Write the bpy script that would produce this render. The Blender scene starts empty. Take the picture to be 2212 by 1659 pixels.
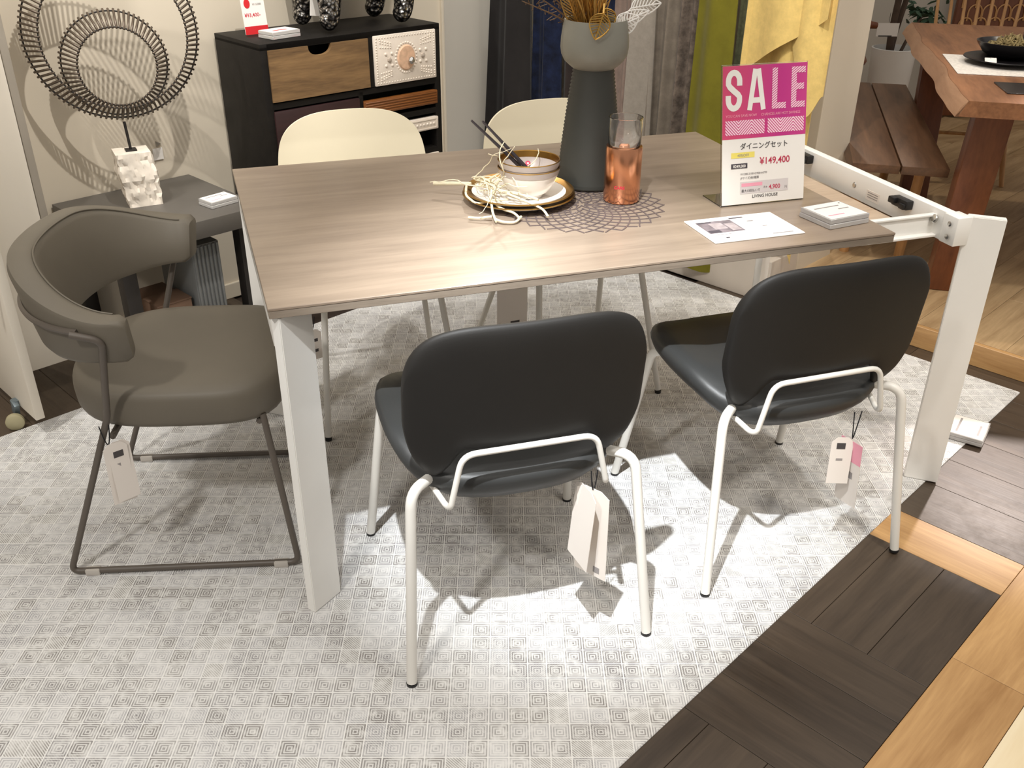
import bpy, bmesh, math, random
from mathutils import Vector, Matrix
random.seed(7)
S = bpy.context.scene
C = S.collection
PI = math.pi

# ---------------------------------------------------------------- camera, world, lights, exposure
cam_d = bpy.data.cameras.new('camera')
cam = bpy.data.objects.new('camera', cam_d)
C.objects.link(cam)
right = Vector((0.949444, -0.313867, 0.006607))
up = Vector((0.146225, 0.460755, 0.875399))
fwd = Vector((0.277803, 0.830176, -0.483357))
cam.matrix_world = Matrix(((right.x, up.x, -fwd.x, -0.0795), (right.y, up.y, -fwd.y, -1.6787),
                           (right.z, up.z, -fwd.z, 1.4979), (0, 0, 0, 1)))
cam_d.sensor_fit = 'HORIZONTAL'
cam_d.sensor_width = 36.0
cam_d.lens = 2051.646 / 2212 * 36.0
cam_d.clip_start = 0.05
S.camera = cam

wd = bpy.data.worlds.new('shop_light')
S.world = wd
wd.use_nodes = True
wd.node_tree.nodes['Background'].inputs[0].default_value = (1.0, 0.93, 0.85, 1)
wd.node_tree.nodes['Background'].inputs[1].default_value = 0.30

S.view_settings.view_transform = 'Standard'
S.view_settings.look = 'None'
S.view_settings.gamma = 1.0
S.view_settings.use_curve_mapping = False
S.view_settings.exposure = 0.45


def spot(name, loc, target, power, size_deg, blend, color, radius=0.03):
    d = bpy.data.lights.new(name, 'SPOT')
    d.energy = power
    d.spot_size = math.radians(size_deg)
    d.spot_blend = blend
    d.color = color
    d.shadow_soft_size = radius
    o = bpy.data.objects.new(name, d)
    C.objects.link(o)
    o.location = loc
    o.rotation_euler = (Vector(target) - Vector(loc)).to_track_quat('-Z', 'Y').to_euler()
    return o


WARM = (1.0, 0.88, 0.73)
COOL = (0.95, 0.98, 1.0)
NEUT = (1.0, 0.96, 0.90)
spot('track_spot_key', (-0.15, -1.05, 2.95), (0.58, -0.02, 0.72), 560, 29, 1.0, COOL, 0.022)
spot('track_spot_table', (1.12, 2.10, 2.2), (0.44, 0.02, 0.76), 62, 30, 1.0, WARM, 0.06)
spot('track_spot_front', (-1.2, -1.6, 2.8), (-0.1, -0.1, 0.3), 110, 62, 1.0, NEUT, 0.10)
spot('track_spot_wall', (0.35, 0.3, 2.8), (-0.30, 1.95, 0.95), 95, 52, 0.7, NEUT, 0.016)
spot('track_spot_wall_second', (-0.75, 0.45, 2.8), (0.1, 1.95, 0.9), 70, 54, 0.7, NEUT, 0.016)
spot('fill_spot_left', (-1.3, 0.1, 2.8), (-0.66, 1.35, 0.95), 110, 50, 0.8, NEUT, 0.05)  # added fill, brightens the display unit and the wall behind the sculpture
spot('track_spot_chairs', (0.65, 0.35, 2.9), (0.75, 1.45, 0.75), 58, 40, 0.8, NEUT, 0.05)
spot('track_spot_curtain', (0.9, 0.2, 2.8), (2.05, 1.3, 0.9), 85, 58, 1.0, NEUT, 0.05)
spot('fill_spot_panel', (0.75, 0.95, 2.8), (1.35, 2.35, 0.8), 110, 40, 0.9, NEUT, 0.05)  # extra fill, lifts the recessed grey wall panel
spot('fill_spot_pier', (1.5, -0.2, 2.8), (2.25, 1.35, 0.8), 55, 26, 0.9, NEUT, 0.04)  # extra fill to brighten the pier
spot('track_spot_platform', (3.6, 0.3, 2.9), (2.75, 0.7, 0.1), 70, 60, 0.9, WARM, 0.05)
spot('track_spot_right', (1.4, -0.9, 2.9), (1.75, 0.10, 0.6), 85, 46, 0.9, NEUT, 0.05)
spot('track_spot_back_table', (3.0, 3.0, 2.9), (3.1, 1.5, 0.8), 45, 60, 0.9, WARM, 0.05)
spot('track_spot_floor', (3.75, 1.55, 2.75), (2.02, 0.02, 0.0), 620, 15, 1.0, (1.0, 0.88, 0.82), 0.06)
spot('track_spot_aisle', (1.3, -2.2, 2.9), (1.6, -0.9, 0.0), 75, 60, 0.9, WARM, 0.08)
ad = bpy.data.lights.new('fill_light', 'AREA')  # added overhead fill for soft light and reflections, not a fitting of the shop
ad.shape = 'RECTANGLE'
ad.size = 4.5
ad.size_y = 4.0
ad.energy = 42
ad.color = NEUT
ao = bpy.data.objects.new('fill_light', ad)
C.objects.link(ao)
ao.location = (0.6, 0.2, 3.1)

# ---------------------------------------------------------------- helpers
TH = math.radians(27)
CU, SU = math.cos(TH), math.sin(TH)


def W(u, v, z=0.0):
    """room axes (along the back wall, towards it) to world"""
    return Vector((CU * u - SU * v, SU * u + CU * v, z))


def link(o, parent=None):
    C.objects.link(o)
    if parent is not None:
        o.parent = parent
    return o


def obj(name, bm, mat, parent=None, smooth=True, angle=40):
    me = bpy.data.meshes.new(name)
    bmesh.ops.recalc_face_normals(bm, faces=bm.faces)
    bm.to_mesh(me)
    bm.free()
    if mat is not None:
        me.materials.append(mat)
    if smooth:
        me.shade_smooth()
        me.set_sharp_from_angle(angle=math.radians(angle))
    return link(bpy.data.objects.new(name, me), parent)


def tag(o, label, cat, group=None):
    o['label'] = label
    o['category'] = cat
    if group:
        o['group'] = group
    return o


def thing(name, label, cat, loc=(0, 0, 0), rotz=0.0, group=None):
    o = bpy.data.objects.new(name, None)
    o.empty_display_size = 0.05
    C.objects.link(o)
    o.location = loc
    o.rotation_euler = (0, 0, rotz)
    return tag(o, label, cat, group)


def struct(o):
    o['kind'] = 'structure'
    return o


def dup(root, loc, rotz, label, group=None):
    r = root.copy()
    C.objects.link(r)
    r.location = loc
    r.rotation_euler = (0, 0, rotz)
    r['label'] = label
    if group:
        r['group'] = group
    for ch in list(root.children):
        c = ch.copy()
        C.objects.link(c)
        c.parent = r
        for g in list(ch.children):
            d = g.copy()
            C.objects.link(d)
            d.parent = c
    return r


def box(bm, c, s, rot=None, bev=0.0, seg=2):
    vs = []
    M = rot if rot is not None else Matrix.Identity(3)
    for dx in (-.5, .5):
        for dy in (-.5, .5):
            for dz in (-.5, .5):
                vs.append(bm.verts.new(Vector(c) + M @ Vector((dx * s[0], dy * s[1], dz * s[2]))))
    fs = []
    for f in ((0, 1, 3, 2), (4, 6, 7, 5), (0, 4, 5, 1), (2, 3, 7, 6), (0, 2, 6, 4), (1, 5, 7, 3)):
        fs.append(bm.faces.new([vs[i] for i in f]))
    if bev > 0:
        es = list({e for f in fs for e in f.edges})
        bmesh.ops.bevel(bm, geom=es, offset=bev, segments=seg, profile=0.5, affect='EDGES')
    return bm


def prism(bm, poly, z0, z1, M=None):
    """extrude a 2D outline; M maps (x, y, z) to 3D"""
    M = M or Matrix.Identity(4)
    a = [bm.verts.new(M @ Vector((x, y, z0))) for x, y in poly]
    b = [bm.verts.new(M @ Vector((x, y, z1))) for x, y in poly]
    n = len(poly)
    bm.faces.new(a[::-1])
    bm.faces.new(b)
    for i in range(n):
        bm.faces.new((a[i], a[(i + 1) % n], b[(i + 1) % n], b[i]))
    return bm


def fillet(pts, r, n=6):
    pts = [Vector(p) for p in pts]
    out = [pts[0]]
    for i in range(1, len(pts) - 1):
        a, b, c = pts[i - 1], pts[i], pts[i + 1]
        d1, d2 = (a - b), (c - b)
        k = min(r, d1.length * 0.49, d2.length * 0.49)
        p, q = b + d1.normalized() * k, b + d2.normalized() * k
        for j in range(n + 1):
            t = j / n
            out.append(p * (1 - t) ** 2 + b * 2 * t * (1 - t) + q * t * t)
    out.append(pts[-1])
    return out


def tube(bm, pts, r, n=10, closed=False):
    pts = [Vector(p) for p in pts]
    m = len(pts)
    rs = r if isinstance(r, (list, tuple)) else [r] * m
    tang = []
    for i in range(m):
        a = pts[(i - 1) % m] if (closed or i > 0) else pts[0]
        b = pts[(i + 1) % m] if (closed or i < m - 1) else pts[-1]
        t = b - a
        tang.append(t.normalized() if t.length > 1e-9 else Vector((0, 0, 1)))
    nrm = tang[0].orthogonal().normalized()
    rings = []
    for i in range(m):
        t = tang[i]
        nrm = nrm - t * nrm.dot(t)
        nrm = nrm.normalized() if nrm.length > 1e-6 else t.orthogonal().normalized()
        bn = t.cross(nrm)
        rings.append([bm.verts.new(pts[i] + (nrm * math.cos(2 * PI * k / n) + bn * math.sin(2 * PI * k / n)) * rs[i]) for k in range(n)])
    for i in range(m if closed else m - 1):
        A, B = rings[i], rings[(i + 1) % m]
        for k in range(n):
            bm.faces.new((A[k], A[(k + 1) % n], B[(k + 1) % n], B[k]))
    if not closed:
        bm.faces.new(rings[0][::-1])
        bm.faces.new(rings[-1])
    return bm


def lathe(bm, prof, n=40, c=(0, 0, 0), M=None):
    c = Vector(c)
    rings = []
    for r, z in prof:
        if r < 1e-6:
            rings.append([bm.verts.new(c + Vector((0, 0, z)))])
        else:
            rings.append([bm.verts.new(c + Vector((r * math.cos(2 * PI * k / n), r * math.sin(2 * PI * k / n), z))) for k in range(n)])
    for A, B in zip(rings, rings[1:]):
        for k in range(n):
            k2 = (k + 1) % n
            if len(A) == 1 and len(B) == 1:
                continue
            if len(A) == 1:
                bm.faces.new((A[0], B[k2], B[k]))
            elif len(B) == 1:
                bm.faces.new((A[k], A[k2], B[0]))
            else:
                bm.faces.new((A[k], A[k2], B[k2], B[k]))
    return bm


def grid(bm, fn, nu, nv, cu=False):
    """surface from fn(i, j) -> Vector"""
    V = [[bm.verts.new(fn(i, j)) for j in range(nv)] for i in range(nu)]
    for i in range(nu if cu else nu - 1):
        for j in range(nv - 1):
            i2 = (i + 1) % nu
            bm.faces.new((V[i][j], V[i2][j], V[i2][j + 1], V[i][j + 1]))
    return V


def sheet(bm, fn, nu, nv, th):
    """closed thick sheet: fn(s, t) -> (point, normal)"""
    A, B = [], []
    for i in range(nu):
        ra, rb = [], []
        for j in range(nv):
            p, n = fn(i / (nu - 1), j / (nv - 1))
            ra.append(bm.verts.new(p + n * th / 2))
            rb.append(bm.verts.new(p - n * th / 2))
        A.append(ra)
        B.append(rb)
    for i in range(nu - 1):
        for j in range(nv - 1):
            bm.faces.new((A[i][j], A[i + 1][j], A[i + 1][j + 1], A[i][j + 1]))
            bm.faces.new((B[i][j], B[i][j + 1], B[i + 1][j + 1], B[i + 1][j]))
    for i in range(nu - 1):
        bm.faces.new((A[i][0], B[i][0], B[i + 1][0], A[i + 1][0]))
        bm.faces.new((A[i][-1], A[i + 1][-1], B[i + 1][-1], B[i][-1]))
    for j in range(nv - 1):
        bm.faces.new((A[0][j], A[0][j + 1], B[0][j + 1], B[0][j]))
        bm.faces.new((A[-1][j], B[-1][j], B[-1][j + 1], A[-1][j + 1]))
    return bm


def BM():
    return bmesh.new()


# ---------------------------------------------------------------- materials
def srgb(r, g, b):
    f = lambda c: (c / 255) / 12.92 if c / 255 <= 0.04045 else ((c / 255 + 0.055) / 1.055) ** 2.4
    return (f(r), f(g), f(b), 1)


class NT:
    def __init__(self, name):
        self.m = bpy.data.materials.new(name)
        self.m.use_nodes = True
        self.t = self.m.node_tree
        self.b = self.t.nodes['Principled BSDF']

    def n(self, typ, **kw):
        nd = self.t.nodes.new(typ)
        for k, v in kw.items():
            if k.startswith('i_'):
                key = k[2:]
                nd.inputs[int(key) if key.isdigit() else key].default_value = v
            else:
                setattr(nd, k, v)
        return nd

    def l(self, a, b):
        self.t.links.new(a, b)

    def math(self, op, a, b=None, c=None):
        nd = self.t.nodes.new('ShaderNodeMath')
        nd.operation = op
        for i, x in enumerate((a, b, c)):
            if x is None:
                continue
            if isinstance(x, (int, float)):
                nd.inputs[i].default_value = x
            else:
                self.l(x, nd.inputs[i])
        return nd.outputs[0]

    def ramp(self, fac, stops):
        nd = self.t.nodes.new('ShaderNodeValToRGB')
        el = nd.color_ramp.elements
        while len(el) < len(stops):
            el.new(0.5)
        for e, (p, c) in zip(el, stops):
            e.position = p
            e.color = c
        self.l(fac, nd.inputs[0])
        return nd.outputs[0]

    def set(self, rough=0.5, metal=0.0, spec=0.5):
        self.b.inputs['Roughness'].default_value = rough
        self.b.inputs['Metallic'].default_value = metal
        self.b.inputs['Specular IOR Level'].default_value = spec
        return self

    def bump(self, h, strength=0.2, dist=0.002):
        bp = self.n('ShaderNodeBump')
        bp.inputs['Strength'].default_value = strength
        bp.inputs['Distance'].default_value = dist
        self.l(h, bp.inputs['Height'])
        self.l(bp.outputs[0], self.b.inputs['Normal'])


def plain(name, col, rough=0.5, metal=0.0, var=0.06, scale=8.0, bump=0.0, bscale=200.0, spec=0.5):
    N = NT(name)
    tc = N.n('ShaderNodeTexCoord')
    nz = N.n('ShaderNodeTexNoise', i_Scale=scale, i_Detail=4.0)
    N.l(tc.outputs['Object'], nz.inputs['Vector'])
    lo = tuple(c * (1 - var) for c in col[:3]) + (1,)
    hi = tuple(min(1, c * (1 + var)) for c in col[:3]) + (1,)
    N.l(N.ramp(nz.outputs['Fac'], [(0.3, lo), (0.7, hi)]), N.b.inputs['Base Color'])
    N.set(rough, metal, spec)
    if bump > 0:
        n2 = N.n('ShaderNodeTexNoise', i_Scale=bscale, i_Detail=2.0)
        N.l(tc.outputs['Object'], n2.inputs['Vector'])
        N.bump(n2.outputs['Fac'], bump, 0.001)
    return N.m


def wood(name, c1, c2, axis=0, rough=0.45, scale=6.0, stretch=12.0, bump=0.08, rand=0.0, mid=0.5, rvar=0.0):
    """grain runs along the object's own axis"""
    N = NT(name)
    tc = N.n('ShaderNodeTexCoord')
    mp = N.n('ShaderNodeMapping')
    sc = [stretch] * 3
    sc[axis] = 1.0
    mp.inputs['Scale'].default_value = sc
    N.l(tc.outputs['Object'], mp.inputs['Vector'])
    vec = mp.outputs[0]
    oi = N.n('ShaderNodeObjectInfo')
    ad = N.n('ShaderNodeVectorMath', operation='ADD')
    mu = N.n('ShaderNodeVectorMath', operation='SCALE')
    mu.inputs['Scale'].default_value = 37.0
    cb = N.n('ShaderNodeCombineXYZ')
    for k in range(3):
        N.l(oi.outputs['Random'], cb.inputs[k])
    N.l(cb.outputs[0], mu.inputs[0])
    N.l(vec, ad.inputs[0])
    N.l(mu.outputs[0], ad.inputs[1])
    nz = N.n('ShaderNodeTexNoise', i_Scale=scale * 0.35, i_Detail=6.0, i_Roughness=0.62, i_Distortion=0.6)
    N.l(ad.outputs[0], nz.inputs['Vector'])
    nz2 = N.n('ShaderNodeTexNoise', i_Scale=scale * 2.5, i_Detail=3.0)
    N.l(ad.outputs[0], nz2.inputs['Vector'])
    f = N.math('ADD', N.math('MULTIPLY', nz.outputs['Fac'], 0.75), N.math('MULTIPLY', nz2.outputs['Fac'], 0.25))
    if rand > 0:
        f = N.math('ADD', f, N.math('MULTIPLY', N.math('SUBTRACT', oi.outputs['Random'], 0.5), rand))
    N.l(N.ramp(f, [(mid - 0.22, c1), (mid + 0.2, c2)]), N.b.inputs['Base Color'])
    N.set(rough)
    if rvar > 0:        # worn, uneven polish
        wr = N.n('ShaderNodeTexNoise', i_Scale=14.0, i_Detail=5.0, i_Roughness=0.7)
        N.l(tc.outputs['Object'], wr.inputs['Vector'])
        N.l(N.math('ADD', rough - rvar, N.math('MULTIPLY', wr.outputs['Fac'], 2 * rvar)), N.b.inputs['Roughness'])
    if bump:
        N.bump(f, bump, 0.002)
    return N.m


M = {}
M['white_metal'] = plain('white_metal', srgb(238, 236, 231), 0.38, var=0.02)
M['white_tube'] = plain('white_tube', srgb(226, 223, 216), 0.4, var=0.02)
M['white_shell'] = plain('white_shell', srgb(236, 226, 200), 0.35, var=0.01)
M['black_leather'] = plain('black_leather', srgb(28, 26, 24), 0.58, var=0.08, bump=0.12, bscale=420, spec=0.35)
M['lit_seat_leather'] = plain('lit_seat_leather', srgb(50, 51, 51), 0.46, var=0.08, bump=0.12, bscale=420)  # black leather made paler, light on the seats put into the colour
M['taupe_leather'] = plain('taupe_leather', srgb(104, 97, 85), 0.55, var=0.04, bump=0.1, bscale=380)
M['taupe_metal'] = plain('taupe_metal', srgb(92, 84, 76), 0.45, var=0.03)
M['black'] = plain('black_plastic', srgb(24, 23, 23), 0.5, var=0.1)
M['grey_glide'] = plain('clear_glide', srgb(190, 184, 176), 0.3)
M['chrome'] = plain('chrome', srgb(190, 188, 184), 0.22, metal=1.0)
M['paper'] = plain('paper', srgb(238, 233, 226), 0.6, var=0.01)
M['paper_shade'] = plain('tag_card', srgb(232, 224, 216), 0.6, var=0.01)
M['ink'] = plain('ink', srgb(70, 66, 66), 0.6)
M['ink_soft'] = plain('soft_ink', srgb(150, 144, 142), 0.6)
M['red_ink'] = plain('red_ink', srgb(196, 40, 62), 0.6)
M['pink_ink'] = plain('pink_ink', srgb(236, 160, 178), 0.6)
M['yellow_ink'] = plain('yellow_ink', srgb(240, 222, 110), 0.6)
M['grey_ink'] = plain('grey_ink', srgb(214, 206, 204), 0.6)
M['dark_ink'] = plain('dark_ink', srgb(74, 68, 74), 0.6)
M['crimson'] = plain('crimson_ink', srgb(190, 50, 80), 0.6)
M['red_card'] = plain('red_card', srgb(205, 36, 42), 0.5)
M['string'] = plain('black_cord', srgb(20, 20, 24), 0.8)
M['wall'] = plain('wall_paint', srgb(214, 203, 184), 0.75, var=0.02, scale=3, bump=0.05, bscale=300)
M['wall_grey'] = plain('wall_paint_grey', srgb(206, 200, 189), 0.75, var=0.02, scale=3)
M['white_board'] = plain('white_board', srgb(226, 218, 204), 0.5, var=0.015)
M['grey_edge'] = plain('grey_edge', srgb(150, 142, 130), 0.5)
M['side_table'] = plain('charcoal_lacquer', srgb(88, 84, 79), 0.45, var=0.05)
M['dark_leg'] = plain('dark_lacquer', srgb(38, 34, 31), 0.5)
M['stone'] = plain('white_stone', srgb(232, 222, 208), 0.7, var=0.1, scale=30, bump=0.6, bscale=60)
M['black_iron'] = plain('black_iron', srgb(34, 30, 28), 0.55)
M['rod'] = plain('patinated_rod', srgb(92, 80, 68), 0.4, metal=0.3, var=0.3, scale=40)
M['black_wood'] = wood('black_wood', srgb(14, 12, 11), srgb(27, 24, 21), 0, 0.55, 8, 10, 0.1)
M['black_wood'].node_tree.nodes['Principled BSDF'].inputs['Specular IOR Level'].default_value = 0.2
M['drawer_brown'] = wood('reclaimed_brown', srgb(76, 56, 36), srgb(136, 106, 70), 0, 0.55, 9, 9, 0.2)
M['drawer_orange'] = wood('ribbed_orange', srgb(88, 48, 18), srgb(144, 88, 38), 0, 0.5, 12, 16, 0.3)
M['drawer_plum'] = wood('plum_wood', srgb(30, 15, 16), srgb(52, 28, 28), 0, 0.5, 8, 10, 0.1)
M['carved_white'] = plain('carved_white', srgb(226, 214, 200), 0.65, var=0.05, scale=40)
M['carved_blush'] = plain('carved_blush', srgb(214, 176, 146), 0.6, var=0.15, scale=60)
M['table_wood'] = wood('greige_oak', srgb(126, 111, 97), srgb(157, 140, 123), 0, 0.30, 5, 13, 0.05)
M['table_edge'] = wood('greige_edge', srgb(112, 100, 88), srgb(152, 139, 124), 0, 0.5, 10, 10, 0.05)
M['leaf_wood'] = wood('pale_leaf', srgb(170, 146, 122), srgb(206, 184, 160), 0, 0.4, 5, 8, 0.03)
M['dark_plank'] = wood('dark_floor', srgb(54, 44, 35), srgb(84, 71, 58), 0, 0.42, 5, 14, 0.22, rand=0.2, rvar=0.22)
M['oak_plank'] = wood('oak_floor', srgb(168, 126, 78), srgb(214, 172, 118), 0, 0.4, 5, 12, 0.04, rand=0.15)
M['pale_floor'] = wood('pale_floor', srgb(236, 214, 172), srgb(250, 236, 204), 0, 0.4, 4, 10, 0.02)
M['platform_plank'] = wood('platform_oak', srgb(150, 120, 84), srgb(206, 176, 134), 0, 0.42, 5, 10, 0.04, rand=0.2)
M['walnut'] = wood('walnut', srgb(96, 60, 36), srgb(160, 110, 74), 0, 0.38, 5, 8, 0.05)
M['walnut_dark'] = wood('walnut_dark', srgb(62, 42, 28), srgb(112, 80, 56), 0, 0.4, 5, 9, 0.05)
M['walnut_edge'] = wood('walnut_sapwood', srgb(136, 98, 70), srgb(176, 136, 104), 0, 0.45, 5, 8, 0.05)
M['redwood'] = wood('red_walnut', srgb(86, 44, 24), srgb(132, 78, 46), 2, 0.4, 5, 8, 0.05)
M['light_wood'] = wood('light_wood', srgb(168, 118, 70), srgb(216, 170, 116), 2, 0.45, 6, 8, 0.04)
M['brown_wood'] = wood('brown_wood', srgb(90, 46, 26), srgb(136, 80, 48), 0, 0.4, 6, 8, 0.04)
M['vase'] = plain('grey_frosted', srgb(60, 60, 55), 0.55, var=0.05, scale=20)
M['vase_cup'] = plain('grey_frosted_cup', srgb(140, 138, 127), 0.4, var=0.05, scale=12)
M['gold'] = plain('gold', srgb(206, 164, 88), 0.28, metal=1.0, var=0.1)
M['rim_gold'] = plain('rim_gold', srgb(160, 122, 62), 0.3, metal=1.0, var=0.1)
M['old_gold'] = plain('old_gold', srgb(196, 154, 84), 0.32, metal=0.8, var=0.2, scale=60)
M['white_leaf'] = plain('white_leaf', srgb(240, 236, 230), 0.5)
M['twig'] = plain('dry_twig', srgb(112, 84, 54), 0.7, var=0.2)
M['porcelain'] = plain('porcelain', srgb(236, 230, 222), 0.15, var=0.01)
M['blush_glaze'] = plain('blush_glaze', srgb(178, 166, 158), 0.25, var=0.02)
M['copper'] = plain('copper', srgb(226, 160, 122), 0.22, metal=1.0, var=0.08, scale=14)
M['chopstick'] = plain('chopstick', srgb(52, 46, 50), 0.35)
M['cream_root'] = plain('cream_root', srgb(214, 202, 172), 0.7, var=0.08, scale=80)
M['mat'] = plain('placemat', srgb(112, 100, 98), 0.4, metal=0.3)
M['plant_green'] = plain('leaf_green', srgb(62, 88, 66), 0.6, var=0.25, scale=40)
M['bark'] = plain('bark', srgb(78, 62, 50), 0.8, var=0.2, scale=30)
M['soil'] = plain('soil', srgb(60, 56, 46), 0.9, var=0.3, scale=60)
M['black_ceramic'] = plain('black_ceramic', srgb(30, 28, 30), 0.3)
M['moss'] = plain('dried_moss', srgb(140, 124, 84), 0.9, var=0.3, scale=80)
M['menu'] = plain('menu_black', srgb(50, 44, 42), 0.25)
M['caster'] = plain('caster_wheel', srgb(168, 160, 128), 0.5)
M['caster_fork'] = plain('caster_fork', srgb(116, 128, 134), 0.4, metal=0.4)
M['ribbed'] = plain('ribbed_grey', srgb(120, 122, 122), 0.6)
M['carton'] = plain('carton_brown', srgb(118, 92, 74), 0.7)
M['linen_mat'] = plain('linen_mat', srgb(214, 208, 200), 0.85, var=0.15, scale=90, bump=0.4, bscale=150)
M['plinth'] = plain('plinth_white', srgb(206, 196, 184), 0.6, var=0.02)
M['floor_base'] = plain('joint_brown', srgb(52, 41, 34), 0.6)
M['amber'] = plain('amber', srgb(150, 66, 30), 0.2)


def glass(name, col=(1, 1, 1, 1), rough=0.02, trans=1.0):
    N = NT(name)
    N.b.inputs['Base Color'].default_value = col
    N.b.inputs['Roughness'].default_value = rough
    N.b.inputs['Transmission Weight'].default_value = trans
    N.b.inputs['IOR'].default_value = 1.45
    nz = N.n('ShaderNodeTexNoise', i_Scale=60.0)
    N.bump(nz.outputs['Fac'], 0.01, 0.001)
    return N.m


M['glass'] = glass('clear_glass')
M['acrylic'] = glass('clear_acrylic', (0.90, 0.88, 0.86, 1), 0.08, 0.55)
M['acrylic_clear'] = glass('clear_acrylic_sheet', (0.97, 0.97, 0.97, 1), 0.03)


def velvet(name, col, mottle=0.35, scale=14, rough=0.85):
    N = NT(name)
    tc = N.n('ShaderNodeTexCoord')
    nz = N.n('ShaderNodeTexNoise', i_Scale=float(scale), i_Detail=6.0, i_Roughness=0.7)
    N.l(tc.outputs['Object'], nz.inputs['Vector'])
    lo = tuple(c * (1 - mottle) for c in col[:3]) + (1,)
    hi = tuple(min(1, c * (1 + mottle)) for c in col[:3]) + (1,)
    N.l(N.ramp(nz.outputs['Fac'], [(0.35, lo), (0.68, hi)]), N.b.inputs['Base Color'])
    N.set(rough, 0, 0.2)
    N.b.inputs['Sheen Weight'].default_value = 0.10
    n2 = N.n('ShaderNodeTexNoise', i_Scale=500.0)
    N.l(tc.outputs['Object'], n2.inputs['Vector'])
    N.bump(n2.outputs['Fac'], 0.3, 0.001)
    return N.m


def rug_mat():
    """printed weave: a lattice of small nested squares lying diagonally to the rug's edges"""
    N = NT('woven_rug')
    tc = N.n('ShaderNodeTexCoord')
    mp = N.n('ShaderNodeMapping')
    mp.inputs['Rotation'].default_value = (0, 0, math.radians(45.0))
    mp.inputs['Scale'].default_value = (1 / 0.0400,) * 3
    N.l(tc.outputs['Object'], mp.inputs['Vector'])
    fl = N.n('ShaderNodeVectorMath', operation='FLOOR')
    N.l(mp.outputs[0], fl.inputs[0])
    fr = N.n('ShaderNodeVectorMath', operation='FRACTION')
    N.l(mp.outputs[0], fr.inputs[0])
    wn = N.n('ShaderNodeTexWhiteNoise', noise_dimensions='3D')
    flat = N.n('ShaderNodeVectorMath', operation='MULTIPLY')
    flat.inputs[1].default_value = (1, 1, 0)
    N.l(fl.outputs[0], flat.inputs[0])
    N.l(flat.outputs[0], wn.inputs['Vector'])
    sx = N.n('ShaderNodeSeparateXYZ')
    N.l(fr.outputs[0], sx.inputs[0])
    ax = N.math('ABSOLUTE', N.math('SUBTRACT', sx.outputs[0], 0.5))
    ay = N.math('ABSOLUTE', N.math('SUBTRACT', sx.outputs[1], 0.5))
    cheb = N.math('MAXIMUM', ax, ay)                      # 0 centre .. .5 border
    rings = N.math('SINE', N.math('MULTIPLY', cheb, 2 * PI * 7.5))
    rings = N.math('MULTIPLY', N.math('ADD', rings, 1.0), 0.5)
    nz = N.n('ShaderNodeTexNoise', i_Scale=2.6, i_Detail=3.0)
    N.l(mp.outputs[0], nz.inputs['Vector'])
    brk = N.math('MULTIPLY', N.math('SUBTRACT', nz.outputs['Fac'], 0.22), 3.0)
    brk = N.math('MINIMUM', N.math('MAXIMUM', brk, 0.15), 1.0)
    border = N.math('GREATER_THAN', cheb, 0.472)
    rnd_ = wn.outputs['Value']
    # some cells carry a plain hatched field instead of squares
    plainc = N.math('GREATER_THAN', rnd_, 0.94)
    diag = N.math('ADD', sx.outputs[0], sx.outputs[1])
    hatch = N.math('MULTIPLY', N.math('ADD', N.math('SINE', N.math('MULTIPLY', diag, 2 * PI * 7.0)), 1.0), 0.5)
    cell = N.math('ADD', N.math('MULTIPLY', rings, N.math('SUBTRACT', 1.0, plainc)), N.math('MULTIPLY', N.math('MULTIPLY', hatch, 0.7), plainc))
    big = N.n('ShaderNodeTexNoise', i_Scale=2.4, i_Detail=4.0)
    N.l(tc.outputs['Object'], big.inputs['Vector'])
    med = N.n('ShaderNodeTexNoise', i_Scale=9.0, i_Detail=2.0)
    N.l(tc.outputs['Object'], med.inputs['Vector'])
    hm = N.math('MINIMUM', N.math('MAXIMUM', N.math('MULTIPLY', N.math('SUBTRACT', med.outputs['Fac'], 0.50), 5.0), 0.0), 0.6)
    ink = N.math('MULTIPLY', N.math('MULTIPLY', cell, brk), N.math('ADD', 0.42, N.math('MULTIPLY', rnd_, 0.55)))
    ink = N.math('ADD', ink, N.math('MULTIPLY', N.math('MULTIPLY', hatch, hm), 0.35))
    ink = N.math('MULTIPLY', N.math('ADD', ink, 0.16), N.math('SUBTRACT', 1.0, N.math('MULTIPLY', border, 0.85)))
    ink = N.math('MULTIPLY', ink, N.math('ADD', 0.45, N.math('MULTIPLY', big.outputs['Fac'], 0.9)))
    ink = N.math('MINIMUM', ink, 0.95)
    tone = N.n('ShaderNodeMix', data_type='RGBA')
    tone.inputs['A'].default_value = srgb(124, 123, 132)
    tone.inputs['B'].default_value = srgb(132, 127, 122)
    N.l(wn.outputs['Value'], tone.inputs['Factor'])
    mx = N.n('ShaderNodeMix', data_type='RGBA')
    mx.inputs['A'].default_value = srgb(240, 239, 236)
    N.l(ink, mx.inputs['Factor'])
    N.l(tone.outputs['Result'], mx.inputs['B'])
    N.l(mx.outputs['Result'], N.b.inputs['Base Color'])
    N.set(0.9, 0, 0.1)
    N.bump(ink, 0.4, 0.002)
    return N.m


M['rug'] = rug_mat()


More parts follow.
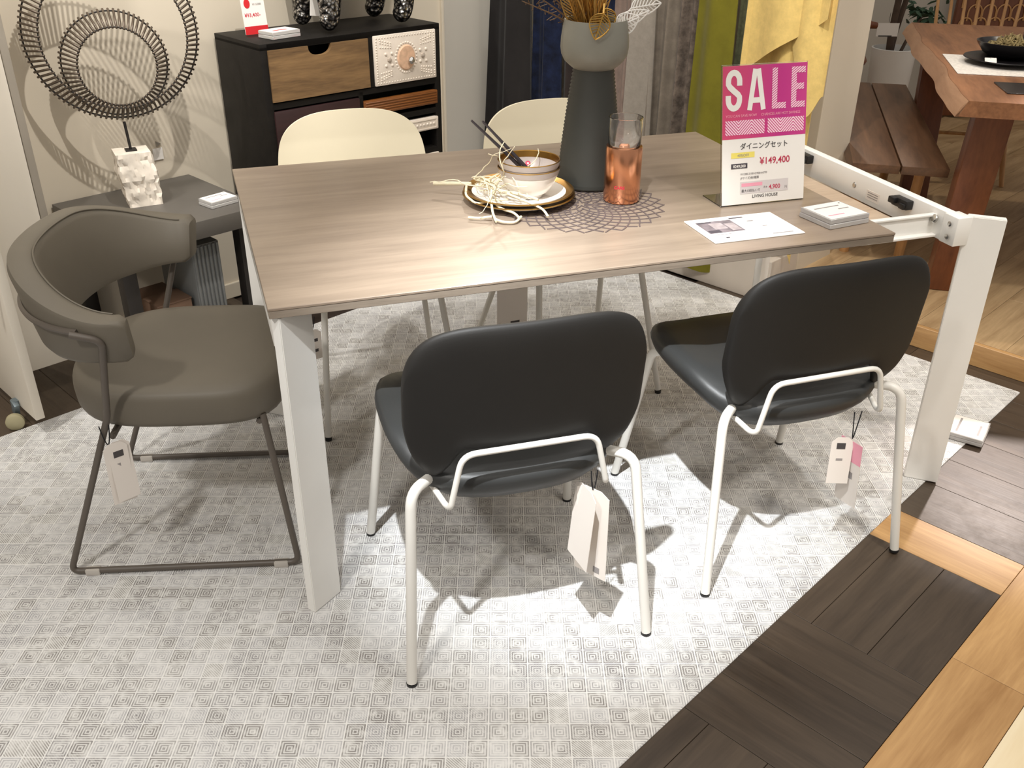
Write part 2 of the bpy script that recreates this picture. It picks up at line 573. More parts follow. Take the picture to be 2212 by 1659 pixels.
def stripe_mat(name, ca, cb, ang, period, chevron=0.0):
    """flat print: slanted stripes, mirrored into chevrons when asked (object x, y)"""
    N = NT(name)
    tc = N.n('ShaderNodeTexCoord')
    sx = N.n('ShaderNodeSeparateXYZ')
    N.l(tc.outputs['Object'], sx.inputs[0])
    x = sx.outputs[0]
    if chevron > 0:
        x = N.math('PINGPONG', N.math('ADD', x, 10 * chevron), chevron)
    f = N.math('ADD', N.math('MULTIPLY', x, math.cos(ang) / period), N.math('MULTIPLY', sx.outputs[1], math.sin(ang) / period))
    f = N.math('FRACT', N.math('ADD', f, 100.0))
    g = N.math('GREATER_THAN', f, 0.42)
    mx = N.n('ShaderNodeMix', data_type='RGBA')
    mx.inputs['A'].default_value = ca
    mx.inputs['B'].default_value = cb
    N.l(g, mx.inputs['Factor'])
    N.l(mx.outputs['Result'], N.b.inputs['Base Color'])
    N.set(0.5)
    return N.m


def pink_grad():
    N = NT('sale_pink')
    tc = N.n('ShaderNodeTexCoord')
    sx = N.n('ShaderNodeSeparateXYZ')
    N.l(tc.outputs['Object'], sx.inputs[0])
    f = N.math('ADD', N.math('MULTIPLY', sx.outputs[0], 4.4), 0.0)
    N.l(N.ramp(f, [(0.1, srgb(208, 72, 112)), (0.7, srgb(188, 46, 128)), (1.0, srgb(198, 60, 132))]), N.b.inputs['Base Color'])
    N.set(0.5)
    return N.m


M['sale_pink'] = pink_grad()
M['stripe'] = stripe_mat('sale_stripe', srgb(196, 56, 126), srgb(244, 214, 224), math.radians(125), 0.0046)
M['chev'] = stripe_mat('sale_chevron', srgb(198, 60, 122), srgb(244, 214, 224), math.radians(45), 0.0050, 0.035)

_txt_n = [0]


def text(body, size, mat, parent, loc, rot=None, sx=1.0, align='LEFT', bold=0.0, name='lettering', depth=0.0002):
    cu = bpy.data.curves.new(name, 'FONT')
    cu.body = body
    cu.size = size
    cu.align_x = align
    cu.offset = bold
    cu.extrude = depth
    cu.resolution_u = 3
    o = bpy.data.objects.new(name, cu)
    C.objects.link(o)
    bpy.context.view_layer.update()
    dg = bpy.context.evaluated_depsgraph_get()
    me = bpy.data.meshes.new_from_object(o.evaluated_get(dg))
    bpy.data.objects.remove(o)
    me.name = name
    me.materials.clear()
    me.materials.append(mat)
    for v in me.vertices:
        v.co.x *= sx
    r = bpy.data.objects.new(name, me)
    link(r, parent)
    r.location = loc
    if rot is not None:
        r.rotation_euler = rot
    return r


def ribbon(bm, pts, w, z0=0.0, z1=0.0004):
    """flat stroke of width w along 2D points"""
    n = len(pts)
    L, R = [], []
    for i in range(n):
        a = Vector(pts[max(i - 1, 0)])
        b = Vector(pts[min(i + 1, n - 1)])
        d = (b - a).normalized()
        nn = Vector((-d.y, d.x)) * w / 2
        p = Vector(pts[i])
        L.append(p + nn)
        R.append(p - nn)
    poly = [(v.x, v.y) for v in L] + [(v.x, v.y) for v in reversed(R)]
    prev = None
    for i in range(n):
        q = [bm.verts.new((L[i].x, L[i].y, z0)), bm.verts.new((R[i].x, R[i].y, z0)),
             bm.verts.new((R[i].x, R[i].y, z1)), bm.verts.new((L[i].x, L[i].y, z1))]
        if prev:
            for k in range(4):
                bm.faces.new((prev[k], prev[(k + 1) % 4], q[(k + 1) % 4], q[k]))
        else:
            bm.faces.new(q)
        prev = q
    bm.faces.new(prev[::-1])
    return bm


# ================================================================ SETTING
# floor slab below the planks
bm = BM()
box(bm, W(1.5, 0.3, -0.035), (9.0, 7.0, 0.05), Matrix.Rotation(TH, 3, 'Z'))
floor = struct(obj('floor', bm, M['floor_base'], None, False))


def plank_mesh(L, Wd, H, gap=0.0006):
    bm = BM()
    l, w = L / 2 - gap, Wd / 2 - gap
    box(bm, (0, 0, -H / 2), (2 * l, 2 * w, H), None, 0.0006, 1)
    me = bpy.data.meshes.new('floor_plank')
    bmesh.ops.recalc_face_normals(bm, faces=bm.faces)
    bm.to_mesh(me)
    bm.free()
    return me


_pl = {}


def plank(u0, u1, v0, v1, along, mat, parent=floor, top=0.0, name='floor_plank', H=0.010):
    du, dv = u1 - u0, v1 - v0
    L, Wd = (du, dv) if along == 'u' else (dv, du)
    key = (round(L, 4), round(Wd, 4), mat.name, H)
    if key not in _pl:
        me = plank_mesh(L, Wd, H)
        me.materials.append(mat)
        _pl[key] = me
    o = bpy.data.objects.new(name, _pl[key])
    link(o, parent)
    o.location = W((u0 + u1) / 2, (v0 + v1) / 2, top)
    o.rotation_euler = (0, 0, TH + (0 if along == 'u' else PI / 2))
    return o


DP, OP = M['dark_plank'], M['oak_plank']
# parquet blocks of the aisle: three boards a block, grain turned from block to block
bu = [1.19 - 0.40 * k for k in range(0, 4)]
for k in range(3):
    hi, lo = bu[k], bu[k + 1]
    if k % 2 == 0:
        for j in range(3):
            plank(lo, hi, -1.08 + 0.1334 * j, -1.08 + 0.1334 * (j + 1), 'u', DP)
    else:
        for j in range(3):
            plank(lo + 0.1334 * j, lo + 0.1334 * (j + 1), -1.08, -0.68, 'v', DP)
plank(1.19, 1.34, -1.08, -0.50, 'v', OP)
# oak border along the aisle
for a, b in ((-0.3, 0.30), (0.30, 0.912), (0.912, 1.52), (1.52, 2.12), (2.12, 2.72)):
    plank(a, b, -1.24, -1.08, 'u', OP)
for a, b in ((-0.3, 0.6), (0.6, 1.5), (1.5, 2.4)):
    for j in range(3):
        plank(a + 0.1 * j, b + 0.1 * j, -1.24 - 0.2 * (j + 1), -1.24 - 0.2 * j, 'u', M['pale_floor'])
# dark boards right of the rug
us = [1.34, 1.522, 1.677, 1.836, 1.99, 2.15, 2.318]
for i, (a, b) in enumerate(zip(us, us[1:])):
    s = -1.08 + 0.15 * (i % 3)
    plank(a, b, -1.08, s + 0.40, 'v', DP)
    plank(a, b, s + 0.40, s + 1.3, 'v', DP)
# boards left of the rug
for i in range(6):
    a = -1.5 + 0.155 * i
    plank(a, a + 0.155, 1.20, 1.70, 'v', DP)
for i in range(9):
    a = -0.57 + 0.155 * i
    plank(a, a + 0.155, 1.22, 1.70, 'v', DP)

# raised platform on the right
bm = BM()
box(bm, W(4.80, 0.9, 0.031), (4.96, 5.2, 0.076), Matrix.Rotation(TH, 3, 'Z'))
plat = struct(obj('platform', bm, M['platform_plank'], None, False))
bm = BM()
box(bm, (0, 0, 0), (1.4, 0.02, 0.079), None, 0.002, 1)
nose = obj('nosing', bm, M['oak_plank'], plat, False)
nose.location = W(2.318, -0.55, 0.0395)
nose.rotation_euler = (0, 0, TH + PI / 2)
for j in range(15):
    v0 = -1.265 + 0.1535 * j
    off = (0.27, 0.0, 0.45)[j % 3]
    a = 2.328
    b = a + 0.45 + off
    while a < 4.6:
        if v0 > 0.15 and b < 2.75:
            a = b
            b = a + 0.9
            continue
        plank(max(a, 2.735) if v0 > 0.12 else a, b, v0, v0 + 0.1535, 'u', M['platform_plank'], plat, 0.080)
        a = b
        b = a + 0.9

# back wall with its seam and grey end panel
bm = BM()
box(bm, W(0.22, 1.76, 1.3), (3.44, 0.12, 2.6), Matrix.Rotation(TH, 3, 'Z'))
struct(obj('wall_back', bm, M['wall'], None, False))
bm = BM()
box(bm, W(2.46, 1.89, 1.3), (1.04, 0.13, 2.6), Matrix.Rotation(TH, 3, 'Z'), 0.004)
struct(obj('wall_back_panel', bm, M['wall_grey'], None, False))
bm = BM()
box(bm, W(1.945, 1.694, 1.3), (0.012, 0.014, 2.6), Matrix.Rotation(TH, 3, 'Z'), 0.002)
struct(obj('trim_1', bm, M['wall'], None, False))
bm = BM()
box(bm, W(0.22, 1.695, 0.03), (3.44, 0.012, 0.06), Matrix.Rotation(TH, 3, 'Z'), 0.003)
struct(obj('baseboard_back', bm, M['wall'], None, False))
# partition behind the fabrics, its end face seen as a white pier
bm = BM()
box(bm, W(2.59, 0.95, 1.3), (0.27, 1.50, 2.6), Matrix.Rotation(TH, 3, 'Z'), 0.003)
struct(obj('wall_partition', bm, M['wall'], None, False))
# plinth under the fabrics
bm = BM()
box(bm, W(2.36, 0.945, 0.085), (0.20, 1.48, 0.17), Matrix.Rotation(TH, 3, 'Z'), 0.003)
struct(obj('trim_plinth', bm, M['plinth'], None, False))
# far wall of the shop
d = Vector((0.289, -0.113, 0)).normalized()
a = math.atan2(d.y, d.x)
P = Vector((4.434, 3.444, 0)) + d * 1.2 + Vector((-d.y, d.x, 0)) * 0.06
bm = BM()
box(bm, (P.x, P.y, 1.3), (5.4, 0.12, 2.6), Matrix.Rotation(a, 3, 'Z'))
struct(obj('wall_far', bm, M['wall_grey'], None, False))
bm = BM()
q = P - Vector((-d.y, d.x, 0)) * 0.068
box(bm, (q.x, q.y, 0.10), (5.4, 0.016, 0.05), Matrix.Rotation(a, 3, 'Z'))
struct(obj('baseboard_far', bm, M['brown_wood'], None, False))

# ================================================================ RUG
bm = BM()
box(bm, (0, 0, 0.002), (3.90, 2.02, 0.006), None, 0.002, 1)
rug = obj('area_rug', bm, M['rug'], None, False)
rug.location = W(2.225 - 1.95, 0.256, 0.0)
rug.rotation_euler = (0, 0, TH)
tag(rug, 'pale grey rug woven with small nested diamonds under the dining table', 'rug')
FZ = 0.0055

# ================================================================ DINING TABLE
TX, TY, TZ = 1.401, 0.960, 0.760
EX = 1.722
t = thing('dining_table', 'white framed extending dining table with greige wood top, its end rail pulled out', 'table', (0.7, 0.48, FZ))


def tobj(name, bm, mat, smooth=True):
    for v in bm.verts:
        v.co -= Vector((0.7, 0.48, FZ))
    return obj(name, bm, mat, t, smooth)


bm = BM()
box(bm, (TX / 2, TY / 2, TZ - 0.003), (TX, TY, 0.006), None, 0.0012, 1)
tobj('tabletop', bm, M['table_wood'])
bm = BM()
box(bm, (TX / 2, TY / 2, TZ - 0.0138), (TX - 0.002, TY - 0.002, 0.0158), None, 0.001, 1)
tobj('tabletop_core', bm, M['table_edge'])


def blade(cx, cy, sx, sy):
    """flat bar standing diagonally in a corner, pointing inwards along (sx, sy)"""
    bm = BM()
    dd = Vector((sx, sy * 0.80)).normalized()
    nn = Vector((-dd.y, dd.x))
    p0 = Vector((cx, cy))
    w = 0.0115
    pts = [p0 + nn * w, p0 - nn * w, p0 - nn * w + dd * 0.086, p0 + nn * w + dd * 0.086]
    prism(bm, [(p.x, p.y) for p in pts], FZ, TZ - 0.0225)
    es = [e for e in bm.edges]
    bmesh.ops.bevel(bm, geom=es, offset=0.0018, segments=2, affect='EDGES')
    return bm


for (cx, cy, sx, sy) in ((0.012, 0.012, 1, 1), (0.012, TY - 0.012, 1, -1)):
    tobj('leg', blade(cx, cy, sx, sy), M['white_metal'])
for (cx, cy, sx, sy) in ((EX, 0.006, -1, 1), (EX, TY - 0.006, -1, -1)):
    bm = blade(cx, cy, sx, sy)
    for v in bm.verts:
        if v.co.z > 0.5:
            v.co.z += 0.0205
    tobj('leg', bm, M['white_metal'])
# aprons
bm = BM()
box(bm, (0.018, TY / 2, 0.697), (0.024, TY - 0.10, 0.080), None, 0.002)
tobj('apron', bm, M['white_metal'])
for y in (0.150, TY - 0.150):
    bm = BM()
    box(bm, (0.70, y, 0.718), (1.34, 0.030, 0.038), None, 0.002)
    tobj('apron', bm, M['white_metal'])
# pulled-out end rail
bm = BM()
box(bm, (1.632, TY / 2, 0.722), (0.026, TY - 0.115, 0.072), None, 0.002)
rail = tobj('end_rail', bm, M['white_metal'])
for y in (0.068, TY - 0.068):
    bm = BM()
    box(bm, (1.636, y, 0.7215), (0.044, 0.050, 0.0715), None, 0.003)
    br = obj('bracket', bm, M['white_metal'], None)
    br.data.transform(Matrix.Translation(-Vector((0.7, 0.48, FZ))))
    br.parent = rail
    for zz in (0.738, 0.706):
        b2 = BM()
        lathe(b2, [(0, 0.0025), (0.004, 0.0025), (0.0065, 0.001), (0.0065, 0)], 14)
        b2.transform(Matrix.Translation((1.610 - 0.7, y - 0.48 + (-0.004 if y < 0.5 else 0.004), zz - FZ)) @ Matrix.Rotation(-PI / 2, 4, 'Y'))
        obj('bolt', b2, M['chrome'], rail)
b2 = BM()
lathe(b2, [(0, 0.002), (0.006, 0.002), (0.008, 0), (0.008, -0.004)], 16)
b2.transform(Matrix.Translation((1.619 - 0.7, 0.445 - 0.48, 0.721 - FZ)) @ Matrix.Rotation(-PI / 2, 4, 'Y'))
obj('bolt', b2, M['chrome'], rail)
bm = BM()
box(bm, (1.6185, 0.362, 0.713), (0.0006, 0.055, 0.026))
bm.transform(Matrix.Translation(-Vector((0.7, 0.48, FZ))))
st = obj('label_sticker', bm, M['paper_shade'], rail, False)
for zz in (0.720, 0.714, 0.708):
    bm = BM()
    box(bm, (1.6180, 0.362, zz), (0.0004, 0.042, 0.0022))
    bm.transform(Matrix.Translation(-Vector((0.7, 0.48, FZ))))
    obj('print_line', bm, M['ink_soft'], rail, False)
for y in (0.235, 0.672):
    bm = BM()
    box(bm, (1.608, y, 0.738), (0.022, 0.058, 0.024), None, 0.003)
    box(bm, (1.592, y + 0.018, 0.742), (0.014, 0.022, 0.016), None, 0.002)
    box(bm, (1.596, y - 0.016, 0.734), (0.010, 0.020, 0.014), None, 0.002)
    bm.transform(Matrix.Translation(-Vector((0.7, 0.48, FZ))))
    obj('latch', bm, M['black'], rail)
# telescopic side rails with a round end stop
for y in (0.128, TY - 0.128):
    bm = BM()
    box(bm, (1.49, y, 0.7405), (0.27, 0.016, 0.005), None, 0.001)
    box(bm, (1.49, y, 0.715), (0.27, 0.006, 0.050), None, 0.001)
    box(bm, (1.49, y - 0.006 if y < 0.5 else y + 0.006, 0.692), (0.27, 0.026, 0.006), None, 0.001)
    tobj('slide_rail', bm, M['white_metal'])
b2 = BM()
lathe(b2, [(0, 0.003), (0.009, 0.003), (0.011, 0.001), (0.011, -0.004)], 18)
b2.transform(Matrix.Translation((1.607 - 0.7, 0.116 - 0.48, 0.735 - FZ)) @ Matrix.Rotation(-PI * 0.35, 4, 'Y'))
obj('end_stop', b2, M['chrome'], rail)
# spare leaf stored under the top
bm = BM()
box(bm, (1.435, TY / 2, 0.688), (0.315, 0.62, 0.018), None, 0.002)
tobj('extension_leaf', bm, M['leaf_wood'])
TT = TZ + 0.0003

# ================================================================ BLACK CHAIRS


def pillow(bm, outline, depth, th, nx=44, nz=26, power=6):
    """curved cushion: outline(s) -> (x, zlo, zhi); depth(x, z) -> y"""
    F, B = [], []
    for i in range(nx):
        s = i / (nx - 1)
        x, lo, hi = outline(s)
        f, b = [], []
        for j in range(nz):
            tt = j / (nz - 1)
            tt = 0.5 - 0.5 * math.cos(PI * tt)
            z = lo + (hi - lo) * tt
            e = max(abs(2 * s - 1) ** power, abs(2 * tt - 1) ** power)
            h = th / 2 * math.sqrt(max(0.0, 1 - e))
            y = depth(x, z)
            f.append(bm.verts.new((x, y + h, z)))
            b.append(bm.verts.new((x, y - h, z)))
        F.append(f)
        B.append(b)
    for i in range(nx - 1):
        for j in range(nz - 1):
            bm.faces.new((F[i][j], F[i + 1][j], F[i + 1][j + 1], F[i][j + 1]))
            bm.faces.new((B[i][j], B[i][j + 1], B[i + 1][j + 1], B[i + 1][j]))
    bmesh.ops.remove_doubles(bm, verts=bm.verts, dist=0.0004)
    bmesh.ops.dissolve_degenerate(bm, edges=bm.edges, dist=0.00005)
    return bm


def sm(a, b, x):
    x = min(1, max(0, (x - a) / (b - a)))
    return x * x * (3 - 2 * x)


def make_black_chair(label, group):
    c = thing('dining_chair', label, 'chair', (0, 0, 0), 0, group)
    Wb = 0.238

    def outline(s):
        x = -math.cos(PI * s) * Wb
        k = abs(x) / Wb
        hi = 0.60 + 0.183 * (1 - k ** 4.6) ** (1 / 3.4)
        lo = 0.60 - 0.210 * (1 - k ** 3.0) ** (1 / 2.3)
        notch = 1 - sm(0.125, 0.185, abs(x))
        lo = lo + (0.509 - lo) * notch
        return x, lo, hi

    def depth(x, z):
        lean = -0.188 - (z - 0.40) * 0.13 + 0.03 * sm(0.50, 0.38, z)
        return lean + 0.55 * x * x

    bm = BM()
    pillow(bm, outline, depth, 0.034)
    obj('backrest', bm, M['black_leather'], c, angle=60)

    # seat: cushion with rounded plan, sunk in the middle, underside domed
    def sp(a, r):
        ca, sa = math.cos(a), math.sin(a)
        n = 3.6 if sa > 0 else 2.7
        k = (abs(ca) ** n + abs(sa) ** n) ** (-1 / n)
        x = 0.250 * k * ca * r
        y = (0.235 if sa > 0 else 0.225) * k * sa * r + 0.018
        return x, y
    bm = BM()
    NA = 56
    prof = [(0.0, 0.382), (0.45, 0.384), (0.75, 0.393), (0.90, 0.408), (0.97, 0.430), (1.0, 0.450), (0.985, 0.465), (0.94, 0.472), (0.80, 0.470), (0.5, 0.464), (0.0, 0.460)]
    rings = []
    for r, z in prof:
        if r == 0:
            rings.append([bm.verts.new((0, 0.018, z))])
        else:
            rr = []
            for k in range(NA):
                x, y = sp(2 * PI * k / NA, r)
                zz = z + (0.014 * sm(0.10, 0.24, abs(x)) * sm(-0.20, -0.05, y) if r > 0.3 else 0) - 0.012 * sm(0.18, 0.25, y) - 0.030 * sm(-0.02, -0.20, y)
                rr.append(bm.verts.new((x, y, zz)))
            rings.append(rr)
    for A, B in zip(rings, rings[1:]):
        for k in range(NA):
            k2 = (k + 1) % NA
            if len(A) == 1:
                bm.faces.new((A[0], B[k2], B[k]))
            elif len(B) == 1:
                bm.faces.new((A[k], A[k2], B[0]))
            else:
                bm.faces.new((A[k], A[k2], B[k2], B[k]))
    obj('seat', bm, M['lit_seat_leather'], c, angle=70)
    for sx in (-1, 1):
        # rear leg
        bm = BM()
        tube(bm, fillet([(sx * 0.262, -0.262, 0.006), (sx * 0.232, -0.196, 0.432), (sx * 0.15, -0.12, 0.425)], 0.035), 0.0108, 12)
        l = obj('leg', bm, M['white_tube'], c)
        bm = BM()
        tube(bm, [(sx * 0.262, -0.262, 0.0), (sx * 0.262, -0.262, 0.006)], 0.0116, 12)
        obj('foot_cap', bm, M['black'], l)
        bm = BM()
        tube(bm, fillet([(sx * 0.262, 0.258, 0.006), (sx * 0.226, 0.165, 0.428), (sx * 0.15, 0.08, 0.418)], 0.03), 0.0108, 12)
        l = obj('leg', bm, M['white_tube'], c)
        bm = BM()
        tube(bm, [(sx * 0.262, 0.258, 0.0), (sx * 0.262, 0.258, 0.006)], 0.0116, 12)
        obj('foot_cap', bm, M['black'], l)
    bm = BM()
    path = [(-0.185, -0.13, 0.410), (-0.165, -0.205, 0.392), (-0.160, -0.222, 0.400), (-0.135, -0.222, 0.514), (0.135, -0.222, 0.514), (0.160, -0.222, 0.400), (0.165, -0.205, 0.392), (0.185, -0.13, 0.410)]
    tube(bm, fillet(path, 0.028), 0.0062, 10)
    obj('back_bracket', bm, M['white_tube'], c)
    for y in (-0.12, 0.08):
        bm = BM()
        tube(bm, [(-0.16, y, 0.420), (0.16, y, 0.420)], 0.0108, 10)
        obj('seat_frame', bm, M['white_tube'], c)
    return c


GB = 'black dining chairs along the near side of the table'
chA = make_black_chair('black leather dining chair with white legs, nearest the camera at mid table', GB)
chA.location = (0.448, -0.016, FZ)
chA.rotation_euler = (0, 0, math.radians(-1.6))
chB = dup(chA, (1.150, 0.050, FZ), 0.0, 'black leather dining chair with white legs beside the open right end of the table', GB)

# ================================================================ GREY ARMCHAIR
AR = math.radians(-14.0)
ac = thing('armchair', 'taupe leather armchair with wraparound back on a sled frame at the table end', 'chair', (-0.2175, 0.491, FZ), AR)


def plan(q):
    """centre line of the band, q in -1..1; returns (f, l), outward normal"""
    ln = 1.0
    phi = q * 1.0
    A = 0.296
    Bf = 0.228
    ang = abs(q) * PI / 2 * 1.02
    if ang <= PI / 2:
        n = 2.15
        ca, sa = math.cos(ang), math.sin(ang)
        k = (abs(ca) ** n + abs(sa) ** n) ** (-1 / n)
        f, l = -Bf * k * ca, A * k * sa
    else:
        f, l = (ang - PI / 2) * 0.36, A - (ang - PI / 2) * 0.06
    return f + 0.0, l * (1 if q >= 0 else -1)


NB = 72
secs = []
for i in range(NB + 1):
    q = -1 + 2 * i / NB
    f, l = plan(q)
    f2, l2 = plan(min(1, q + 0.01))
    f1, l1 = plan(max(-1, q - 0.01))
    tv = Vector((f2 - f1, l2 - l1)).normalized()
    nn = Vector((tv.y, -tv.x))
    if nn.dot(Vector((f + 0.02, l))) < 0:
        nn = -nn
    k = abs(q)
    zt = 0.768 - 0.076 * sm(0.25, 1.0, k)
    zb = 0.575 + 0.012 * sm(0.5, 1.0, k)
    end = sm(1.0, 0.94, k)
    secs.append((Vector((f, l)), nn, zt, zb, end))


def band_pt(i, a, b):
    """a across thickness -1..1 (out +), b height 0..1"""
    p, nn, zt, zb, e = secs[i]
    th = 0.031 * (0.90 + 0.10 * e)
    z = zb + (zt - zb) * b
    slope = (b - 0.6) * 0.035
    x = p + nn * (a * th + slope)
    return Vector((x.x, x.y, z))


bm = BM()
rect = [(1, 0.10), (1, 0.5), (1, 0.90), (0.8, 0.975), (0.4, 1.0), (-0.4, 1.0), (-0.8, 0.975), (-1, 0.90), (-1, 0.5), (-1, 0.10), (-0.8, 0.02), (-0.3, 0.0), (0.3, 0.0), (0.8, 0.02)]
R_ = [[bm.verts.new(band_pt(i, a, b)) for a, b in rect] for i in range(NB + 1)]
for i in range(NB):
    for k in range(len(rect)):
        k2 = (k + 1) % len(rect)
        bm.faces.new((R_[i][k], R_[i][k2], R_[i + 1][k2], R_[i + 1][k]))
for i, s in ((0, -1), (NB, 1)):
    # rounded arm ends
    cx = sum((v.co for v in R_[i]), Vector()) / len(rect)
    p, nn, zt, zb, e = secs[i]
    dirn = Vector((0.012, 0, 0))
    inner = [bm.verts.new(cx + (v.co - cx) * 0.82 + dirn) for v in R_[i]]
    for k in range(len(rect)):
        k2 = (k + 1) % len(rect)
        bm.faces.new((R_[i][k], R_[i][k2], inner[k2], inner[k]))
    bm.faces.new(inner)
obj('backrest', bm, M['taupe_leather'], ac, angle=50)
bm = BM()
tube(bm, [band_pt(i, -0.82, 0.985) for i in range(1, NB)], 0.0019, 6)
obj('piping', bm, M['taupe_leather'], ac)

bm = BM()
NA = 60


def asp(a, r):
    ca, sa = math.cos(a), math.sin(a)
    n = 4.2 if ca > 0 else 2.6
    k = (abs(ca) ** n + abs(sa) ** n) ** (-1 / n)
    return (0.245 * k * ca * r + 0.045, 0.240 * k * sa * r)


prof = [(0, 0.385), (0.90, 0.387), (0.970, 0.393), (0.997, 0.408), (1.004, 0.440), (1.0, 0.458), (0.985, 0.471), (0.95, 0.478), (0.85, 0.482), (0.6, 0.483), (0.3, 0.482), (0, 0.482)]
rings = []
for r, z in prof:
    if r == 0:
        rings.append([bm.verts.new((0.045, 0, z))])
    else:
        rings.append([bm.verts.new((*asp(2 * PI * k / NA, r), z)) for k in range(NA)])
for A, B in zip(rings, rings[1:]):
    for k in range(NA):
        k2 = (k + 1) % NA
        if len(A) == 1:
            bm.faces.new((A[0], B[k2], B[k]))
        elif len(B) == 1:
            bm.faces.new((A[k], A[k2], B[0]))
        else:
            bm.faces.new((A[k], A[k2], B[k2], B[k]))
obj('seat', bm, M['taupe_leather'], ac, angle=70)
for s in (-1, 1):
    bm = BM()
    path = [(0.245, s * 0.20, 0.40), (0.292, s * 0.244, 0.010), (-0.240, s * 0.244, 0.010), (-0.075, s * 0.250, 0.43), (-0.018, s * 0.332, 0.655), (-0.075, s * 0.338, 0.672)]
    tube(bm, fillet(path, 0.022), 0.0075, 10)
    sl = obj('sled_leg', bm, M['taupe_metal'], ac)
    for f in (-0.19, 0.25):
        bm = BM()
        box(bm, (f, s * 0.244, 0.008), (0.034, 0.019, 0.017), None, 0.003)
        obj('glide', bm, M['grey_glide'], sl)
bm = BM()
pts = []
for i in range(6, NB - 5):
    p, nn, zt, zb, e = secs[i]
    v = band_pt(i, 1.18, 0.40)
    v.z = 0.672
    k = (v.z - zb) / (zt - zb)
    pts.append(band_pt(i, 1.12, k))
tube(bm, pts, 0.0070, 8)
obj('back_tube', bm, M['taupe_metal'], ac)
bm = BM()
tube(bm, [(-0.075, -0.245, 0.380), (-0.075, 0.245, 0.380)], 0.0075, 8)
tube(bm, [(0.235, -0.20, 0.380), (0.235, 0.20, 0.380)], 0.0075, 8)
obj('cross_bar', bm, M['taupe_metal'], ac)

# ================================================================ WHITE CHAIRS BEHIND THE TABLE


def make_white_chair(label, group):
    c = thing('shell_chair', label, 'chair', (0, 0, 0), 0, group)
    # profile, front of the seat to the top of the back (y away from the table)
    prof = [(-0.235, 0.438), (-0.215, 0.452), (-0.12, 0.452), (0.0, 0.443), (0.10, 0.442), (0.17, 0.456), (0.215, 0.50), (0.238, 0.57), (0.252, 0.66), (0.262, 0.75), (0.266, 0.832)]
    cum = [0]
    for a, b in zip(prof, prof[1:]):
        cum.append(cum[-1] + math.dist(a, b))

    def at(tt):
        s = tt * cum[-1]
        for i in range(len(prof) - 1):
            if s <= cum[i + 1] + 1e-9:
                k = (s - cum[i]) / (cum[i + 1] - cum[i])
                return Vector((prof[i][0] + (prof[i + 1][0] - prof[i][0]) * k, prof[i][1] + (prof[i + 1][1] - prof[i][1]) * k))
        return Vector(prof[-1])

    def halfw(tt):
        w = 0.205 + 0.030 * sm(0.0, 0.45, tt) - 0.012 * sm(0.6, 0.9, tt)
        if tt > 0.72:
            k = (tt - 0.72) / 0.28
            w *= max(0.0, 1 - k ** 4.4) ** (1 / 2.7)
        if tt < 0.12:
            k = 1 - tt / 0.12
            w *= max(0.0, 1 - k ** 3) ** (1 / 3) * 0.35 + 0.65
        return w

    def fn(s, tt):
        tt = 1 - (1 - tt) ** 2.1
        p = at(tt)
        d = (at(min(1, tt + 0.02)) - at(max(0, tt - 0.02))).normalized()
        n2 = Vector((-d.y, d.x))          # towards the sitter / up
        w = halfw(tt)
        e = -math.cos(PI * s)
        x = w * e
        lift = 0.05 * (abs(x) / 0.235) ** 3 * sm(0.05, 0.4, tt) * (1 - 0.3 * sm(0.6, 0.9, tt))
        q = p + n2 * lift
        return Vector((x, q.x, q.y)), Vector((0, n2.x, n2.y))
    bm = BM()
    sheet(bm, fn, 46, 72, 0.010)
    bmesh.ops.remove_doubles(bm, verts=bm.verts, dist=0.0003)
    obj('shell', bm, M['white_shell'], c, angle=50)
    for sx in (-1, 1):
        for (fx, fy, tx, ty) in ((0.205, -0.24, 0.165, -0.12), (0.235, 0.30, 0.165, 0.13)):
            bm = BM()
            tube(bm, fillet([(sx * fx, fy, 0.010), (sx * tx, ty, 0.425), (sx * 0.09, ty * 0.8, 0.430)], 0.03), 0.0095, 10)
            l = obj('leg', bm, M['white_tube'], c)
            bm = BM()
            tube(bm, [(sx * fx, fy, 0.0), (sx * fx, fy, 0.010)], 0.0102, 10)
            obj('foot_cap', bm, M['black'], l)
    for y in (-0.10, 0.105):
        bm = BM()
        tube(bm, [(-0.10, y, 0.430), (0.10, y, 0.430)], 0.0095, 8)
        obj('seat_frame', bm, M['white_tube'], c)
    return c


GW = 'white shell chairs along the far side of the table'
wc = make_white_chair('white shell chair behind the table, in front of the dark drawer cabinet', GW)
wc.location = (0.365, 0.965, FZ)
wc.rotation_euler = (0, 0, math.radians(0))
dup(wc, (0.995, 0.925, FZ), math.radians(1.5), 'white shell chair behind the table, half hidden by the tall grey vase', GW)

# ================================================================ VASE, JAR, TABLEWARE
bm = BM()
prof = [(0.0, 0.0), (0.078, 0.0), (0.081, 0.006)]
nr = 30
for i in range(nr + 1):
    tt = i / nr
    z = 0.010 + 0.268 * tt
    r = 0.081 - 0.030 * tt + 0.002 * math.sin(tt * PI)
    prof += [(r - 0.0014, z), (r + 0.0012, z + 0.0045)]
prof += [(0.0495, 0.286), (0.052, 0.291)]
bv = thing('vase', 'tall grey frosted vase with ribbed foot and cup-shaped top on the placemat', 'vase', (0.872, 0.552, TT + 0.003))
lathe(bm, prof + [(0.0, 0.291)], 56)
obj('vase_foot', bm, M['vase'], bv, angle=80)
bm = BM()
cup = [(0.0, 0.289), (0.051, 0.289), (0.060, 0.296), (0.072, 0.307), (0.080, 0.322), (0.0825, 0.338), (0.0815, 0.36), (0.078, 0.385), (0.075, 0.402), (0.072, 0.402), (0.0755, 0.37), (0.078, 0.338), (0.07, 0.314), (0.05, 0.300), (0, 0.298)]
V_ = lathe(bm, cup, 120)
